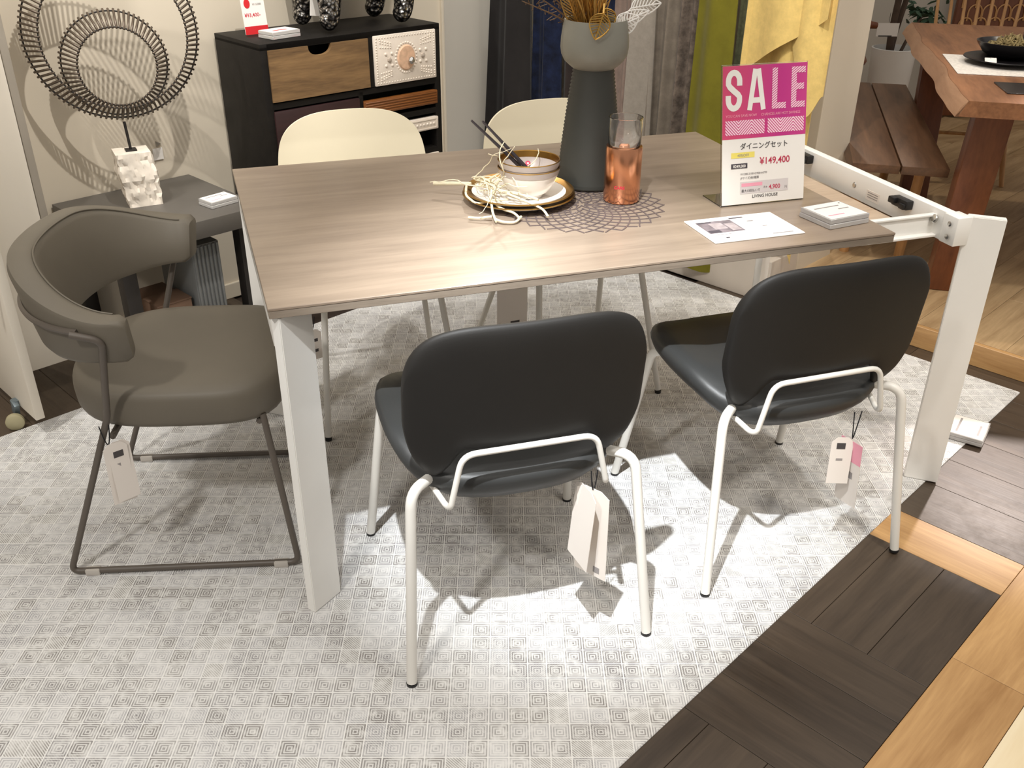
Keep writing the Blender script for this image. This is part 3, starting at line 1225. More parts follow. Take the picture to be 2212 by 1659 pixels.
for v in bm.verts:
    rr = math.hypot(v.co.x, v.co.y)
    if rr > 0.07:
        a = math.atan2(v.co.y, v.co.x)
        k = 1 + 0.008 * math.cos(60 * a)
        v.co.x *= k
        v.co.y *= k
obj('vase_cup', bm, M['vase_cup'], bv, angle=80)


def leaf(bm, base, tip, side, wid, r=0.0017, veins=7):
    base, tip = Vector(base), Vector(tip)
    ax = tip - base
    L = ax.length
    sd = Vector(side)
    sd = (sd - ax.normalized() * sd.dot(ax.normalized())).normalized()
    nrm = ax.normalized().cross(sd)

    def edge(k, s):
        w = wid * math.sin(PI * min(1, k ** 0.75)) ** 0.85
        return base + ax * k + sd * (w * s) + nrm * (-0.006 * (w / wid) ** 2)
    n = 14
    for s in (-1, 1):
        tube(bm, [edge(k / n, s) for k in range(n + 1)], r, 5)
    tube(bm, [base + ax * (k / 6) for k in range(7)], r * 1.2, 5)
    for j in range(1, veins + 1):
        k0 = 0.06 + 0.72 * (j - 1) / veins
        k1 = min(0.97, k0 + 0.17)
        for s in (-1, 1):
            tube(bm, [base + ax * k0, edge(k1, s * 0.97)], r * 0.85, 4)


def stem_thing(name, label, stem_pts, leaves, mat, cat, r=0.0018, part='leaf'):
    g = thing(name, label, cat, stem_pts[0])
    o0 = Vector(stem_pts[0])
    bm = BM()
    tube(bm, [Vector(p) - o0 for p in stem_pts], r, 7)
    obj('stem', bm, mat, g)
    for lf in leaves:
        bm = BM()
        leaf(bm, Vector(lf[0]) - o0, Vector(lf[1]) - o0, lf[2], lf[3], veins=lf[4] if len(lf) > 4 else 7)
        obj(part, bm, mat, g)
    return g


vb = (0.872, 0.552, 1.07)
RV = (0.949, -0.314, 0)
stem_thing('gold_leaf_spray', 'gold openwork leaf hanging over the front rim of the vase', [(0.878, 0.545, 1.066), (0.872, 0.53, 1.18), (0.865, 0.49, 1.205), (0.853, 0.465, 1.188)],
           [((0.853, 0.465, 1.188), (0.834, 0.462, 1.133), RV, 0.024)], M['gold'], 'leaf', 0.0026)
stem_thing('gold_leaf_spray', 'gold openwork leaf standing edge-on at the centre of the vase rim', [(0.885, 0.55, 1.066), (0.892, 0.54, 1.13), (0.887, 0.53, 1.148)],
           [((0.884, 0.518, 1.192), (0.890, 0.512, 1.140), RV, 0.020)], M['gold'], 'leaf', 0.0026)
stem_thing('gold_leaf_spray', 'long dark gold fern blade leaning left out of the vase', [(0.858, 0.548, 1.066), (0.835, 0.55, 1.14)],
           [((0.838, 0.55, 1.13), (0.765, 0.55, 1.285), RV, 0.020, 14)], M['old_gold'], 'leaf', 0.0024)
stem_thing('gold_leaf_spray', 'flat gold ribbon stalks rising straight from the vase', [(0.872, 0.562, 1.066), (0.873, 0.56, 1.16), (0.862, 0.56, 1.27)],
           [((0.866, 0.56, 1.14), (0.850, 0.56, 1.30), RV, 0.008, 6), ((0.842, 0.56, 1.12), (0.808, 0.56, 1.28), RV, 0.012, 10)], M['old_gold'], 'leaf', 0.0045)
stem_thing('gold_leaf_spray', 'dense cluster of narrow dark gold blades filling the middle of the vase', [(0.868, 0.560, 1.066), (0.862, 0.565, 1.12)],
           [((0.862, 0.565, 1.11), (0.800 + 0.020 * k, 0.575 + 0.012 * (k % 3), 1.27 + 0.012 * (k % 2)), RV, 0.0095 + 0.002 * (k % 2), 9) for k in range(8)], M['old_gold'], 'leaf', 0.003)
stem_thing('white_leaf_spray', 'bright white openwork leaf reaching out right from the vase', [(0.896, 0.553, 1.067), (0.925, 0.545, 1.15), (0.962, 0.55, 1.186)],
           [((0.962, 0.55, 1.186), (1.041, 0.55, 1.195), (0, 0.3, 1), 0.021)], M['white_leaf'], 'leaf')
stem_thing('white_leaf_spray', 'pair of pale white openwork leaves low over the right vase rim', [(0.893, 0.545, 1.067), (0.913, 0.53, 1.13), (0.915, 0.52, 1.148)],
           [((0.912, 0.52, 1.148), (0.968, 0.515, 1.170), (0, 0.3, 1), 0.024), ((0.92, 0.53, 1.155), (1.005, 0.54, 1.180), (0, 0.3, 1), 0.017)], M['white_leaf'], 'leaf')
tw = thing('dried_twig', 'brown dried twig fanning out left of the vase', 'twig', (0.858, 0.566, 1.066))
o0 = Vector((0.858, 0.566, 1.066))
bm = BM()
rnd = random.Random(4)
base = Vector((0.850, 0.58, 1.135)) - o0
tube(bm, [Vector((0, 0, 0)), base], 0.0022, 6)
for k in range(6):
    tipv = Vector((0.700 + 0.022 * k, 0.60, 1.205 + 0.020 * k)) - o0
    tube(bm, [base, base.lerp(tipv, 0.5) + Vector((0, 0, 0.004)), tipv], [0.0026, 0.0020, 0.0010], 5)
    for j in range(12):
        b0 = base.lerp(tipv, 0.25 + 0.062 * j)
        e = b0 + Vector((rnd.uniform(-0.022, 0.004), rnd.uniform(-0.01, 0.01), rnd.uniform(-0.016, 0.022)))
        tube(bm, [b0, e], 0.0011, 4)
obj('branchlets', bm, M['twig'], tw)

# copper jar and glass
cj = thing('copper_jar', 'polished copper jar with red lettering and a clear glass cylinder on top', 'jar', (0.897, 0.400, TT + 0.003))
bm = BM()
lathe(bm, [(0, 0), (0.0425, 0), (0.0445, 0.003), (0.0445, 0.128), (0.0430, 0.134), (0.036, 0.136), (0.030, 0.1365), (0.0, 0.1365)], 48)
obj('jar_body', bm, M['copper'], cj)
bm = BM()
lathe(bm, [(0.013, 0.1365), (0.013, 0.143), (0.010, 0.147), (0, 0.147)], 24)
obj('jar_knob', bm, M['copper'], cj)
bm = BM()
lathe(bm, [(0.0385, 0.1372), (0.0395, 0.139), (0.0408, 0.202), (0.0395, 0.2026), (0.0383, 0.202), (0.0373, 0.139), (0.0385, 0.1372)], 48)
obj('glass_cylinder', bm, M['glass'], cj)
tx = text('CARE', 0.0105, M['red_ink'], cj, (-0.004, -0.0447, 0.040), (PI / 2, 0, math.radians(-8)), 1.0, 'CENTER', 0.0003)
for v in tx.data.vertices:   # wrap the word round the jar
    a = -PI / 2 + v.co.x / 0.0447
    rr = 0.0446 + v.co.z
    v.co.x, v.co.z = rr * math.cos(a), -rr * math.sin(a)
tx.location = (0, 0, 0.038)
tx.rotation_euler = (PI / 2, 0, math.radians(-33))

# placemat: two families of spiral ribs with free tips
bm = BM()
r0, r1, ns, nk = 0.010, 0.200, 28, 24
for s in (-1, 1):
    for k in range(ns):
        pts = []
        for j in range(nk + 1):
            tt = j / nk
            rr = r0 + (r1 - r0) * tt ** 1.05 + (0.004 if (j == nk and k % 2) else 0)
            a = 2 * PI * k / ns + s * (1.9 * tt ** 0.75) + 0.035 * math.sin(j * PI)
            pts.append((rr * math.cos(a), rr * math.sin(a)))
        st = int(nk * (0.0 if k % 4 == 0 else 0.14 if k % 2 == 0 else 0.30))
        ribbon(bm, pts[st:], 0.0031, 0.0, 0.0016 if s > 0 else 0.0014)
o = obj('placemat', bm, M['mat'], None, False)
o.location = (0.79, 0.40, TT)
tag(o, 'round grey openwork placemat with petal mesh under the vase and copper jar', 'placemat')

# plates and bowls


def plate(z, label, R):
    g = thing('plate', label, 'plate', (0.655, 0.475, z), 0, 'gold rimmed plates stacked under the bowls')
    bm = BM()
    lathe(bm, [(0, 0), (0.075, 0), (0.085, 0.002), (R - 0.022, 0.0085), (R - 0.003, 0.0155), (R, 0.0175), (R - 0.003, 0.0190), (R - 0.024, 0.0125), (0.088, 0.0065), (0.07, 0.0052), (0, 0.005)], 64)
    obj('plate_body', bm, M['porcelain'], g)
    bm = BM()
    lathe(bm, [(R + 0.0002, 0.0176), (R - 0.003, 0.0196), (R - 0.020, 0.0142), (R - 0.020, 0.0138), (R - 0.003, 0.0190), (R - 0.0002, 0.0176)], 64)
    obj('gold_rim', bm, M['rim_gold'], g)
    return g


plate(TT + 0.003, 'lower gold rimmed white plate of the stack under the bowls', 0.139)
plate(TT + 0.0125, 'upper gold rimmed white plate, holding the bowls and the root branch', 0.136)


def bowl(z, label, body):
    g = thing('bowl', label, 'bowl', (0.672, 0.452, z), 0, 'nested gold rimmed bowls')
    bm = BM()
    out = [(0, 0), (0.034, 0), (0.035, 0.006), (0.048, 0.014), (0.062, 0.032), (0.071, 0.055), (0.0755, 0.072)]
    inn = [(0.0735, 0.0723), (0.069, 0.055), (0.060, 0.034), (0.045, 0.017), (0.02, 0.010), (0, 0.009)]
    lathe(bm, out + inn, 56)
    obj('bowl_body', bm, body, g)
    bm = BM()
    lathe(bm, [(0.0757, 0.0722), (0.0745, 0.0733), (0.0732, 0.0722), (0.0700, 0.0580), (0.0694, 0.0582), (0.0727, 0.0725), (0.0745, 0.0738), (0.0762, 0.0722)], 56)
    obj('gold_rim', bm, M['rim_gold'], g)
    bm = BM()
    lathe(bm, [(0.0722, 0.0585), (0.0757, 0.0715), (0.0762, 0.0715), (0.0727, 0.0583)], 56)
    obj('lip_band', bm, M['blush_glaze'], g)
    return g


bowl(TT + 0.0185, 'lower white bowl of the nested pair on the plates', M['porcelain'])
b2_ = bowl(TT + 0.0365, 'upper blush white bowl holding the chopsticks, with a red round sticker', M['blush_glaze'])
bm = BM()
lathe(bm, [(0, 0.0006), (0.0062, 0.0006), (0.0066, 0)], 20)
bm.transform(Matrix.Translation((0.0175, 0.0565, 0.0445)) @ Vector((-0.25, -0.80, 0.55)).to_track_quat('Z', 'Y').to_matrix().to_4x4())
stk = obj('round_sticker', bm, M['crimson'], b2_)
bm = BM()
lathe(bm, [(0, 0.0012), (0.0024, 0.0012), (0.0026, 0)], 14)
bm.transform(Matrix.Translation((0.0175, 0.0565, 0.0445)) @ Vector((-0.25, -0.80, 0.55)).to_track_quat('Z', 'Y').to_matrix().to_4x4())
obj('sticker_dot', bm, M['paper'], stk)


def chop(a, b, label):
    a, b = Vector(a), Vector(b)
    g = thing('chopstick', label, 'chopstick', b, 0, 'dark chopsticks leaning in the bowl')
    bm = BM()
    tube(bm, [a - b, (a - b) * 0.08], [0.0026, 0.0050], 8)
    obj('shaft', bm, M['chopstick'], g)
    bm = BM()
    tube(bm, [(a - b) * 0.08, (a - b) * -0.02], 0.0050, 8)
    obj('silver_tip', bm, M['chrome'], g)
    return g


chop((0.532, 0.46, 0.968), (0.660, 0.456, 0.842), 'left dark chopstick with silver end, longer reach over the bowl rim')
chop((0.556, 0.45, 0.967), (0.672, 0.446, 0.840), 'dark chopstick with silver end, nearer the red sticker in the bowl')

# dry root branch lying over plate and table
bz = TT + 0.052
rb = thing('root_branch', 'cream dried root branch of tangled strands lying across the plates', 'branch', (0.56, 0.46, TT))
o0 = Vector((0.56, 0.46, TT))
bm = BM()
tube(bm, [Vector((0.465, 0.575, TT + 0.030)) - o0, Vector((0.505, 0.545, TT + 0.036)) - o0, Vector((0.545, 0.515, TT + 0.040)) - o0], [0.0045, 0.005, 0.0045], 8)
obj('stem', bm, M['cream_root'], rb)
rnd = random.Random(11)


def walk(p, d, n, step, wig, zmin, r, drop=0.0):
    pts = [Vector(p)]
    dd = Vector(d).normalized()
    for _ in range(n):
        dd = (dd + Vector((rnd.uniform(-wig, wig), rnd.uniform(-wig, wig), rnd.uniform(-wig, wig) * 0.6 - drop))).normalized()
        q = pts[-1] + dd * step
        rad = math.hypot(q.x - 0.655, q.y - 0.475)
        floor_z = TT + 0.004 + r if rad > 0.145 else TT + 0.036
        q.z = max(q.z, floor_z)
        pts.append(q)
    return pts


for (d, n) in (((0.9, -0.5, 0.1), 16), ((0.6, -0.9, 0.0), 16), ((0.9, -0.2, 0.4), 14), ((0.3, -1.0, -0.1), 15), ((0.7, -0.7, 0.3), 15), ((1.0, -0.7, 0.5), 13), ((0.5, -1, 0.2), 16), ((0.2, -0.9, 0.2), 14)):
    for q in range(3):
        bm = BM()
        r = rnd.uniform(0.0012, 0.0024)
        s = Vector((0.545 + rnd.uniform(0, 0.03), 0.512 + rnd.uniform(-0.05, 0.005), TT + 0.04 + rnd.uniform(0, 0.02)))
        pts = walk(s, d, n, 0.0115, 0.5, 0, r, 0.03)
        for v in pts:
            pass
        tube(bm, [v - o0 for v in pts], [r * (1 - 0.5 * i / len(pts)) for i in range(len(pts))], 6)
        obj('strand', bm, M['cream_root'], rb)
# thick bright strands reaching down to the table
for path in ([(0.53, 0.505, .04), (0.515, 0.46, .03), (0.53, 0.42, .02), (0.565, 0.405, .030), (0.60, 0.39, .035)],
             [(0.575, 0.44, .05), (0.560, 0.40, .035), (0.552, 0.36, .015), (0.548, 0.32, .008)],
             [(0.560, 0.40, .035), (0.575, 0.37, .02), (0.60, 0.345, .016), (0.605, 0.32, .010)],
             [(0.548, 0.335, .01), (0.560, 0.315, .007), (0.59, 0.305, .006), (0.612, 0.330, .010)],
             [(0.545, 0.345, .012), (0.520, 0.352, .008), (0.495, 0.368, .007)],
             [(0.60, 0.40, .045), (0.625, 0.385, .036), (0.645, 0.36, .030), (0.665, 0.325, .024), (0.668, 0.300, .014)],
             [(0.575, 0.43, .05), (0.60, 0.42, .045), (0.65, 0.385, .038), (0.665, 0.36, .036)]):
    bm = BM()
    tube(bm, fillet([Vector((x, y, TT + z)) - o0 for x, y, z in path], 0.012, 3), 0.0030, 7)
    obj('strand', bm, M['cream_root'], rb)

# ================================================================ SALE SIGN
SW, SH = 0.229, 0.325
sg = thing('sale_sign', 'acrylic table sign with pink SALE sheet and price of the dining set', 'sign', (1.109, 0.279, TT), math.radians(-0.8))
tilt = math.radians(12.3)
ROT = (PI / 2 - tilt, 0, 0)
bm = BM()
box(bm, (SW / 2, 0.0, SH / 2), (SW + 0.002, 0.0022, SH + 0.004), None, 0.0006, 1)
bm.transform(Matrix.Rotation(-tilt, 4, 'X') @ Matrix.Translation((0, 0.002, 0.001)))
pan = obj('acrylic_panel', bm, M['acrylic_clear'], sg)
bm = BM()
box(bm, (SW / 2 - 0.002, 0.046, 0.0012), (SW, 0.094, 0.0022), None, 0.0006, 1)
obj('acrylic_base', bm, M['acrylic_clear'], sg)


def on_sign(fx, fy, dz):
    """fraction across, fraction down, proud of the sheet -> sign coordinates"""
    h = SH * (1 - fy)
    y = h * math.sin(tilt) - dz * math.cos(tilt)
    return (fx * SW, y, h * math.cos(tilt) + dz * -math.sin(tilt) + 0.002)


def sign_rect(name, fx0, fx1, fy0, fy1, mat, dz, parent=sg):
    bm = BM()
    box(bm, ((fx1 - fx0) * SW / 2, (fy1 - fy0) * SH / 2, 0), ((fx1 - fx0) * SW, (fy1 - fy0) * SH, 0.0003))
    o = obj(name, bm, mat, parent, False)
    o.location = on_sign(fx0, fy1, dz)
    o.rotation_euler = ROT
    return o


sign_rect('price_sheet', 0.004, 0.996, 0.004, 0.996, M['paper'], 0.0008)
sign_rect('pink_field', 0.004, 0.996, 0.004, 0.517, M['sale_pink'], 0.0012)
DZ = 0.0017


def sign_obj(name, bm, mat, fx, fy):
    o = obj(name, bm, mat, sg, False)
    o.location = on_sign(fx, fy, DZ)
    o.rotation_euler = ROT
    return o


LH = SH * 0.288          # letter height
bm = BM()
w = 0.0138
wS = SW * 0.19
a = wS / 2 - w / 2
pts = []
for k in range(13):
    th = PI * 0.0 + PI * k / 12
    pts.append((wS / 2 + a * math.cos(th), LH - 0.026 + 0.0195 * math.sin(th)))
pts = [(wS - w / 2, LH - 0.036)] + pts + [(w / 2, LH * 0.66), (w / 2 + 0.004, LH * 0.59), (wS / 2, LH * 0.49), (wS - w / 2 - 0.004, LH * 0.40), (wS - w / 2, LH * 0.34)]
for k in range(13):
    th = -PI * k / 12
    pts.append((wS / 2 + a * math.cos(th), 0.026 + 0.0195 * math.sin(th)))
pts += [(w / 2, 0.036)]
ribbon(bm, pts, w)
sign_obj('letter', bm, M['paper'], 0.038, 0.318)
bm = BM()
wA = SW * 0.215
ribbon(bm, [(0.006, 0), (wA / 2 - 0.004, LH)], 0.0125)
ribbon(bm, [(wA - 0.006, 0), (wA / 2 + 0.004, LH)], 0.0125, 0.0001, 0.00055)
ribbon(bm, [(0.012, LH * 0.24), (wA - 0.012, LH * 0.24)], 0.0125, -0.0001, 0.00025)
sign_obj('letter', bm, M['paper'], 0.29, 0.318)
bm = BM()
ribbon(bm, [(0.007, 0), (0.007, LH)], 0.014)
ribbon(bm, [(0.0141, 0.007), (SW * 0.165, 0.007)], 0.014)
sign_obj('letter', bm, M['stripe'], 0.58, 0.318)
bm = BM()
ribbon(bm, [(0.007, 0), (0.007, LH)], 0.014)
for hh in (0.007, LH * 0.52, LH - 0.007):
    ribbon(bm, [(0.0141, hh), (SW * (0.165 if hh != LH * 0.52 else 0.15), hh)], 0.014)
sign_obj('letter', bm, M['stripe'], 0.808, 0.318)
text('YOU CAN SAVE NOW', 0.0088, M['pink_ink'], sg, on_sign(0.04, 0.362, DZ), ROT, 0.95)
text('CHANCES ARE HOT SAVINGS', 0.0088, M['pink_ink'], sg, on_sign(0.455, 0.362, DZ), ROT, 0.92)
for fx0, fx1 in ((0.038, 0.498), (0.535, 0.97)):
    sign_rect('chevron_box', fx0, fx1, 0.385, 0.488, M['chev'], DZ)
text('ダイニングセット', 0.0165, M['ink'], sg, on_sign(0.50, 0.592, DZ), ROT, 1.0, 'CENTER', 0.0001)
sign_rect('yellow_box', 0.11, 0.385, 0.615, 0.655, M['yellow_ink'], DZ)
text('40%OFF', 0.0085, M['ink_soft'], sg, on_sign(0.25, 0.645, DZ + 0.0004), ROT, 1.1, 'CENTER')
sign_rect('dark_box', 0.11, 0.302, 0.695, 0.732, M['dark_ink'], DZ)
text('¥249,000', 0.0095, M['paper'], sg, on_sign(0.206, 0.724, DZ + 0.0004), ROT, 0.95, 'CENTER', 0.0001)
text('¥149,400', 0.0225, M['crimson'], sg, on_sign(0.45, 0.712, DZ), ROT, 0.98, 'LEFT', 0.00015)
text('W1300-2100×D900×H770', 0.0070, M['ink_soft'], sg, on_sign(0.22, 0.782, DZ), ROT, 0.95)
text('(Pサイズ)他5種類', 0.0070, M['ink_soft'], sg, on_sign(0.22, 0.812, DZ), ROT, 0.95)
sign_rect('grey_box', 0.22, 0.80, 0.832, 0.922, M['grey_ink'], DZ - 0.0003)
sign_rect('pink_bar', 0.235, 0.485, 0.843, 0.868, M['pink_ink'], DZ)
text('最大10回払いで', 0.0078, M['ink'], sg, on_sign(0.235, 0.908, DZ), ROT, 0.95)
text('月々', 0.0060, M['ink'], sg, on_sign(0.50, 0.890, DZ), ROT, 0.9)
text('4,900', 0.0150, M['crimson'], sg, on_sign(0.565, 0.900, DZ), ROT, 0.95, 'LEFT', 0.0002)
text('円', 0.0080, M['ink_soft'], sg, on_sign(0.755, 0.903, DZ), ROT)
text('LIVING HOUSE', 0.0108, M['ink'], sg, on_sign(0.52, 0.955, DZ), ROT, 1.0, 'CENTER')

# flyer
fl = thing('flyer', 'white product flyer with a grey photo lying in front of the sale sign', 'flyer', (1.085, 0.132, TT), math.radians(0))
bm = BM()
box(bm, (0, 0, 0.0016), (0.229, 0.150, 0.003), None, 0.0008, 1)
obj('laminated_sheet', bm, M['paper'], fl)


def flat(name, parent, x0, x1, y0, y1, z, mat):
    bm = BM()
    box(bm, ((x0 + x1) / 2, (y0 + y1) / 2, z), (x1 - x0, y1 - y0, 0.0003))
    return obj(name, bm, mat, parent, False)


photo = flat('printed_photo', fl, -0.098, -0.008, -0.022, 0.052, 0.0033, M['dark_ink'])
M['photo1'] = plain('photo_grey', srgb(122, 112, 116), 0.5, var=0.4, scale=40)
M['photo2'] = plain('photo_light', srgb(168, 156, 156), 0.5, var=0.2, scale=60)
photo.data.materials[0] = M['photo1']
flat('photo_patch', photo, -0.072, -0.040, 0.0, 0.038, 0.0036, M['photo2'])
flat('photo_patch', photo, -0.036, -0.012, -0.015, 0.030, 0.0036, M['photo2'])
flat('photo_patch', photo, -0.095, -0.066, -0.020, -0.004, 0.0036, M['dark_ink'])
flat('photo_patch', photo, -0.096, -0.060, 0.044, 0.050, 0.0036, M['dark_ink'])
for r in ((-0.006, 0.030, 0.056, 0.062, 'dark_ink'), (0.040, 0.092, -0.062, -0.058, 'ink_soft'), (-0.092, -0.05, -0.034, -0.031, 'ink_soft'),
          (-0.075, -0.066, -0.056, -0.050, 'dark_ink'), (0.006, 0.018, 0.028, 0.034, 'grey_ink'), (0.026, 0.042, 0.028, 0.034, 'ink_soft'),
          (0.044, 0.056, -0.010, -0.007, 'ink_soft'), (0.050, 0.080, -0.024, -0.021, 'grey_ink'), (0.010, 0.030, -0.052, -0.049, 'grey_ink')):
    flat('print_line', fl, r[0], r[1], r[2], r[3], 0.0033, M[r[4]])

# acrylic price blocks


def acrylic_block(name, label, loc, rz, size, cat, mode, group=None):
    g = thing(name, label, cat, loc, rz, group)
    w_, d_, h_ = size
    bm = BM()
    box(bm, (0, 0, h_ * 0.24), (w_, d_, h_ * 0.46), None, 0.0012, 1)
    obj('lower_block', bm, M['acrylic'], g)
    bm = BM()
    box(bm, (0, 0, h_ * 0.74), (w_ * 0.99, d_ * 0.98, h_ * 0.46), None, 0.0012, 1)
    obj('upper_block', bm, M['acrylic'], g)
    bm = BM()
    box(bm, (0, 0, h_ * 0.978), (w_ * 0.92, d_ * 0.90, 0.0005))
    card = obj('price_card', bm, M['paper'], g, False)
    z = h_ * 0.978 + 0.0006
    if mode == 'table':
        for y, x0, x1, m in ((0.22, -0.36, 0.26, 'ink_soft'), (0.02, 0.10, 0.36, 'ink_soft'), (-0.26, -0.38, 0.02, 'pink_ink'), (0.34, 0.36, 0.39, 'ink')):
            flat('print_line', card, x0 * w_, x1 * w_, y * d_ - 0.002, y * d_ + 0.002, z, M[m])
    elif mode == 'red':
        flat('print_line', card, -0.3 * w_, 0.2 * w_, -0.2 * d_, -0.08 * d_, z, M['red_card'])
    else:
        for y, x0, x1, m in ((0.25, -0.35, 0.35, 'ink_soft'), (-0.05, -0.3, 0.1, 'grey_ink'), (-0.3, -0.3, 0.2, 'ink_soft')):
            flat('print_line', card, x0 * w_, x1 * w_, y * d_ - 0.003, y * d_ + 0.003, z, M[m])
    return g


acrylic_block('acrylic_price_block', 'clear acrylic price block lying on the table beside the flyer', (1.318, 0.120, TT), math.radians(8), (0.118, 0.105, 0.024), 'price block', 'table')
acrylic_block('acrylic_price_block', 'clear acrylic price block on the rug edge by the right table leg', W(1.845, -0.735, FZ + 0.001), math.radians(38), (0.125, 0.105, 0.022), 'price block', 'floor')
# ================================================================ PRICE TAGS


def price_tag(label, hook, cards, knot_r=0.012, drop=0.05):
    """cards: list of (rotz, width, length, lean, dx)"""
    g = thing('price_tag', label, 'tag', hook)
    bm = BM()
    tube(bm, fillet([(-knot_r, 0, 0.022), (-knot_r * 0.6, 0, -0.01), (0, 0, -drop), (knot_r * 0.6, 0, -0.01), (knot_r, 0, 0.022)], 0.01, 3), 0.0014, 6)
    obj('cord', bm, M['string'], g)
    for ci, (rz, w_, L, lean, dx, dark) in enumerate(cards):
        bm = BM()
        poly = [(-w_ / 2, -L), (w_ / 2, -L), (w_ / 2, -0.012), (w_ * 0.25, 0), (-w_ * 0.25, 0), (-w_ / 2, -0.012)]
        prism(bm, poly, -0.0005, 0.0005)
        o = obj('card', bm, M['paper_shade'], g, False)
        o.location = (dx, 0.007 * ci, -drop + 0.008)
        o.rotation_euler = (PI / 2 + lean, 0, rz)
        for (x0, x1, y0, y1, m) in dark:
            bm = BM()
            box(bm, ((x0 + x1) / 2 * w_, (y0 + y1) / 2 * L, 0.0007), ((x1 - x0) * w_, (y1 - y0) * L, 0.0004))
            obj('print_mark', bm, M[m], o, False)
    return g


price_tag('long blank white tag hanging under the near black chair', (0.583, -0.226, 0.402),
          [(math.radians(-58), 0.080, 0.225, 0.02, 0.0, [(0.1, 0.3, -0.95, -0.88, 'ink_soft')]), (math.radians(-84), 0.085, 0.185, -0.08, -0.012, [])], 0.007, 0.030)
price_tag('white tag with pink stripe hanging under the black chair by the open table end', (1.252, -0.170, 0.388),
          [(math.radians(-78), 0.062, 0.19, 0.10, 0.0, [(-0.5, 0.5, -0.35, -0.05, 'pink_ink'), (-0.2, 0.2, -0.6, -0.5, 'ink_soft')]), (math.radians(-20), 0.050, 0.12, -0.10, -0.02, [(-0.25, 0.15, -0.25, -0.12, 'ink'), (-0.2, 0.1, -0.5, -0.45, 'ink_soft')])], 0.010, 0.055)
price_tag('white tag with small dark logo hanging on the taupe armchair leg', (-0.360, 0.258, 0.400),
          [(math.radians(22), 0.052, 0.160, 0.05, 0.012, [(-0.12, 0.30, -0.24, -0.14, 'ink'), (-0.05, 0.10, -0.46, -0.34, 'ink_soft')]), (math.radians(26), 0.050, 0.152, -0.02, 0.018, [])], 0.010, 0.032)
price_tag('pale tag hanging under the white shell chair by the cabinet', (0.16, 0.905, 0.300),
          [(math.radians(20), 0.06, 0.10, 0.05, 0.0, [(-0.3, 0.3, -0.4, -0.3, 'ink'), (-0.3, 0.3, -0.75, -0.65, 'ink')])], 0.012, 0.03)
price_tag('large lilac grey tag hanging under the white shell chair behind the vase', (0.80, 0.95, 0.420),
          [(math.radians(5), 0.105, 0.21, 0.02, 0.0, [(-0.05, 0.25, -0.93, -0.86, 'ink')])], 0.012, 0.05)

# ================================================================ LEFT: DISPLAY UNIT, SIDE TABLE, SCULPTURE
du = thing('display_unit', 'white rolling display unit with raised back panel at the left edge', 'display unit', W(-0.10, 1.30, 0.0), TH)
bm = BM()
box(bm, (-0.005, 0.09, 0.86), (0.026, 0.42, 1.60), None, 0.002)
obj('side_panel', bm, M['white_board'], du)
bm = BM()
box(bm, (0.10, 0.115, 0.885), (0.20, 0.022, 1.56), None, 0.002)
obj('back_panel', bm, M['white_board'], du)
bm = BM()
box(bm, (0.212, 0.118, 0.885), (0.022, 0.034, 1.57), None, 0.002)
obj('edge_post', bm, M['grey_edge'], du)
bm = BM()
box(bm, (-0.075, -0.125, 0.615), (0.115, 0.012, 0.016), None, 0.002)
obj('price_rail', bm, M['paper'], du)
for (x, y) in ((-0.03, 0.0), (-0.03, 0.27)):
    bm = BM()
    lathe(bm, [(0, -0.009), (0.022, -0.009), (0.026, -0.006), (0.026, 0.006), (0.022, 0.009), (0, 0.009)], 24)
    bm.transform(Matrix.Translation((x - 0.018, y - 0.02, 0.027)) @ Matrix.Rotation(math.radians(-25), 4, 'Z') @ Matrix.Rotation(PI / 2, 4, 'X'))
    wv_ = obj('caster', bm, M['caster'], du)
    bm = BM()
    box(bm, (x + 0.0, y + 0.005, 0.056), (0.016, 0.026, 0.045), Matrix.Rotation(0.4, 3, 'X'), 0.003)
    lathe(bm, [(0, 0.02), (0.014, 0.02), (0.014, 0.04), (0, 0.04)], 14, (x + 0.006, y + 0.012, 0.040))
    obj('fork', bm, M['caster_fork'], wv_)

st_ = thing('side_table', 'low charcoal side table against the wall behind the taupe armchair', 'table', W(0.48, 1.45, 0.0), TH)
bm = BM()
box(bm, (0, -0.001, 0.4815), (0.485, 0.484, 0.057), None, 0.002)
obj('tabletop', bm, M['side_table'], st_)
for sx in (-1, 1):
    for sy in (-1, 1):
        bm = BM()
        box(bm, (sx * 0.205, sy * 0.205 if sy > 0 else -0.148, 0.2265), (0.046, 0.046, 0.453), None, 0.002)
        obj('leg', bm, M['dark_leg'], st_)
# things kept under the side table
g = thing('ribbed_bin', 'grey ribbed bin standing under the charcoal side table', 'bin', W(0.545, 1.42, 0.0), TH)
bm = BM()
box(bm, (0, 0, 0.20), (0.10, 0.24, 0.40), None, 0.004)
obj('body', bm, M['ribbed'], g)
for k in range(7):
    bm = BM()
    tube(bm, [(-0.042 + 0.014 * k, -0.1215, 0.01), (-0.042 + 0.014 * k, -0.1215, 0.395)], 0.005, 8)
    obj('rib', bm, M['ribbed'], g)
g = thing('carton', 'brown box on the floor under the charcoal side table', 'box', W(0.42, 1.42, 0.0), TH)
bm = BM()
box(bm, (0, 0, 0.11), (0.12, 0.20, 0.22), None, 0.003)
obj('body', bm, M['carton'], g)
bm = BM()
box(bm, (0, -0.05, 0.223), (0.122, 0.10, 0.006), None, 0.001)
obj('flap', bm, M['carton'], g)
acrylic_block('acrylic_price_block', 'white price block with pink mark on the charcoal side table', W(0.628, 1.322, 0.5103), TH + 0.08, (0.10, 0.075, 0.022), 'price block', 'table')

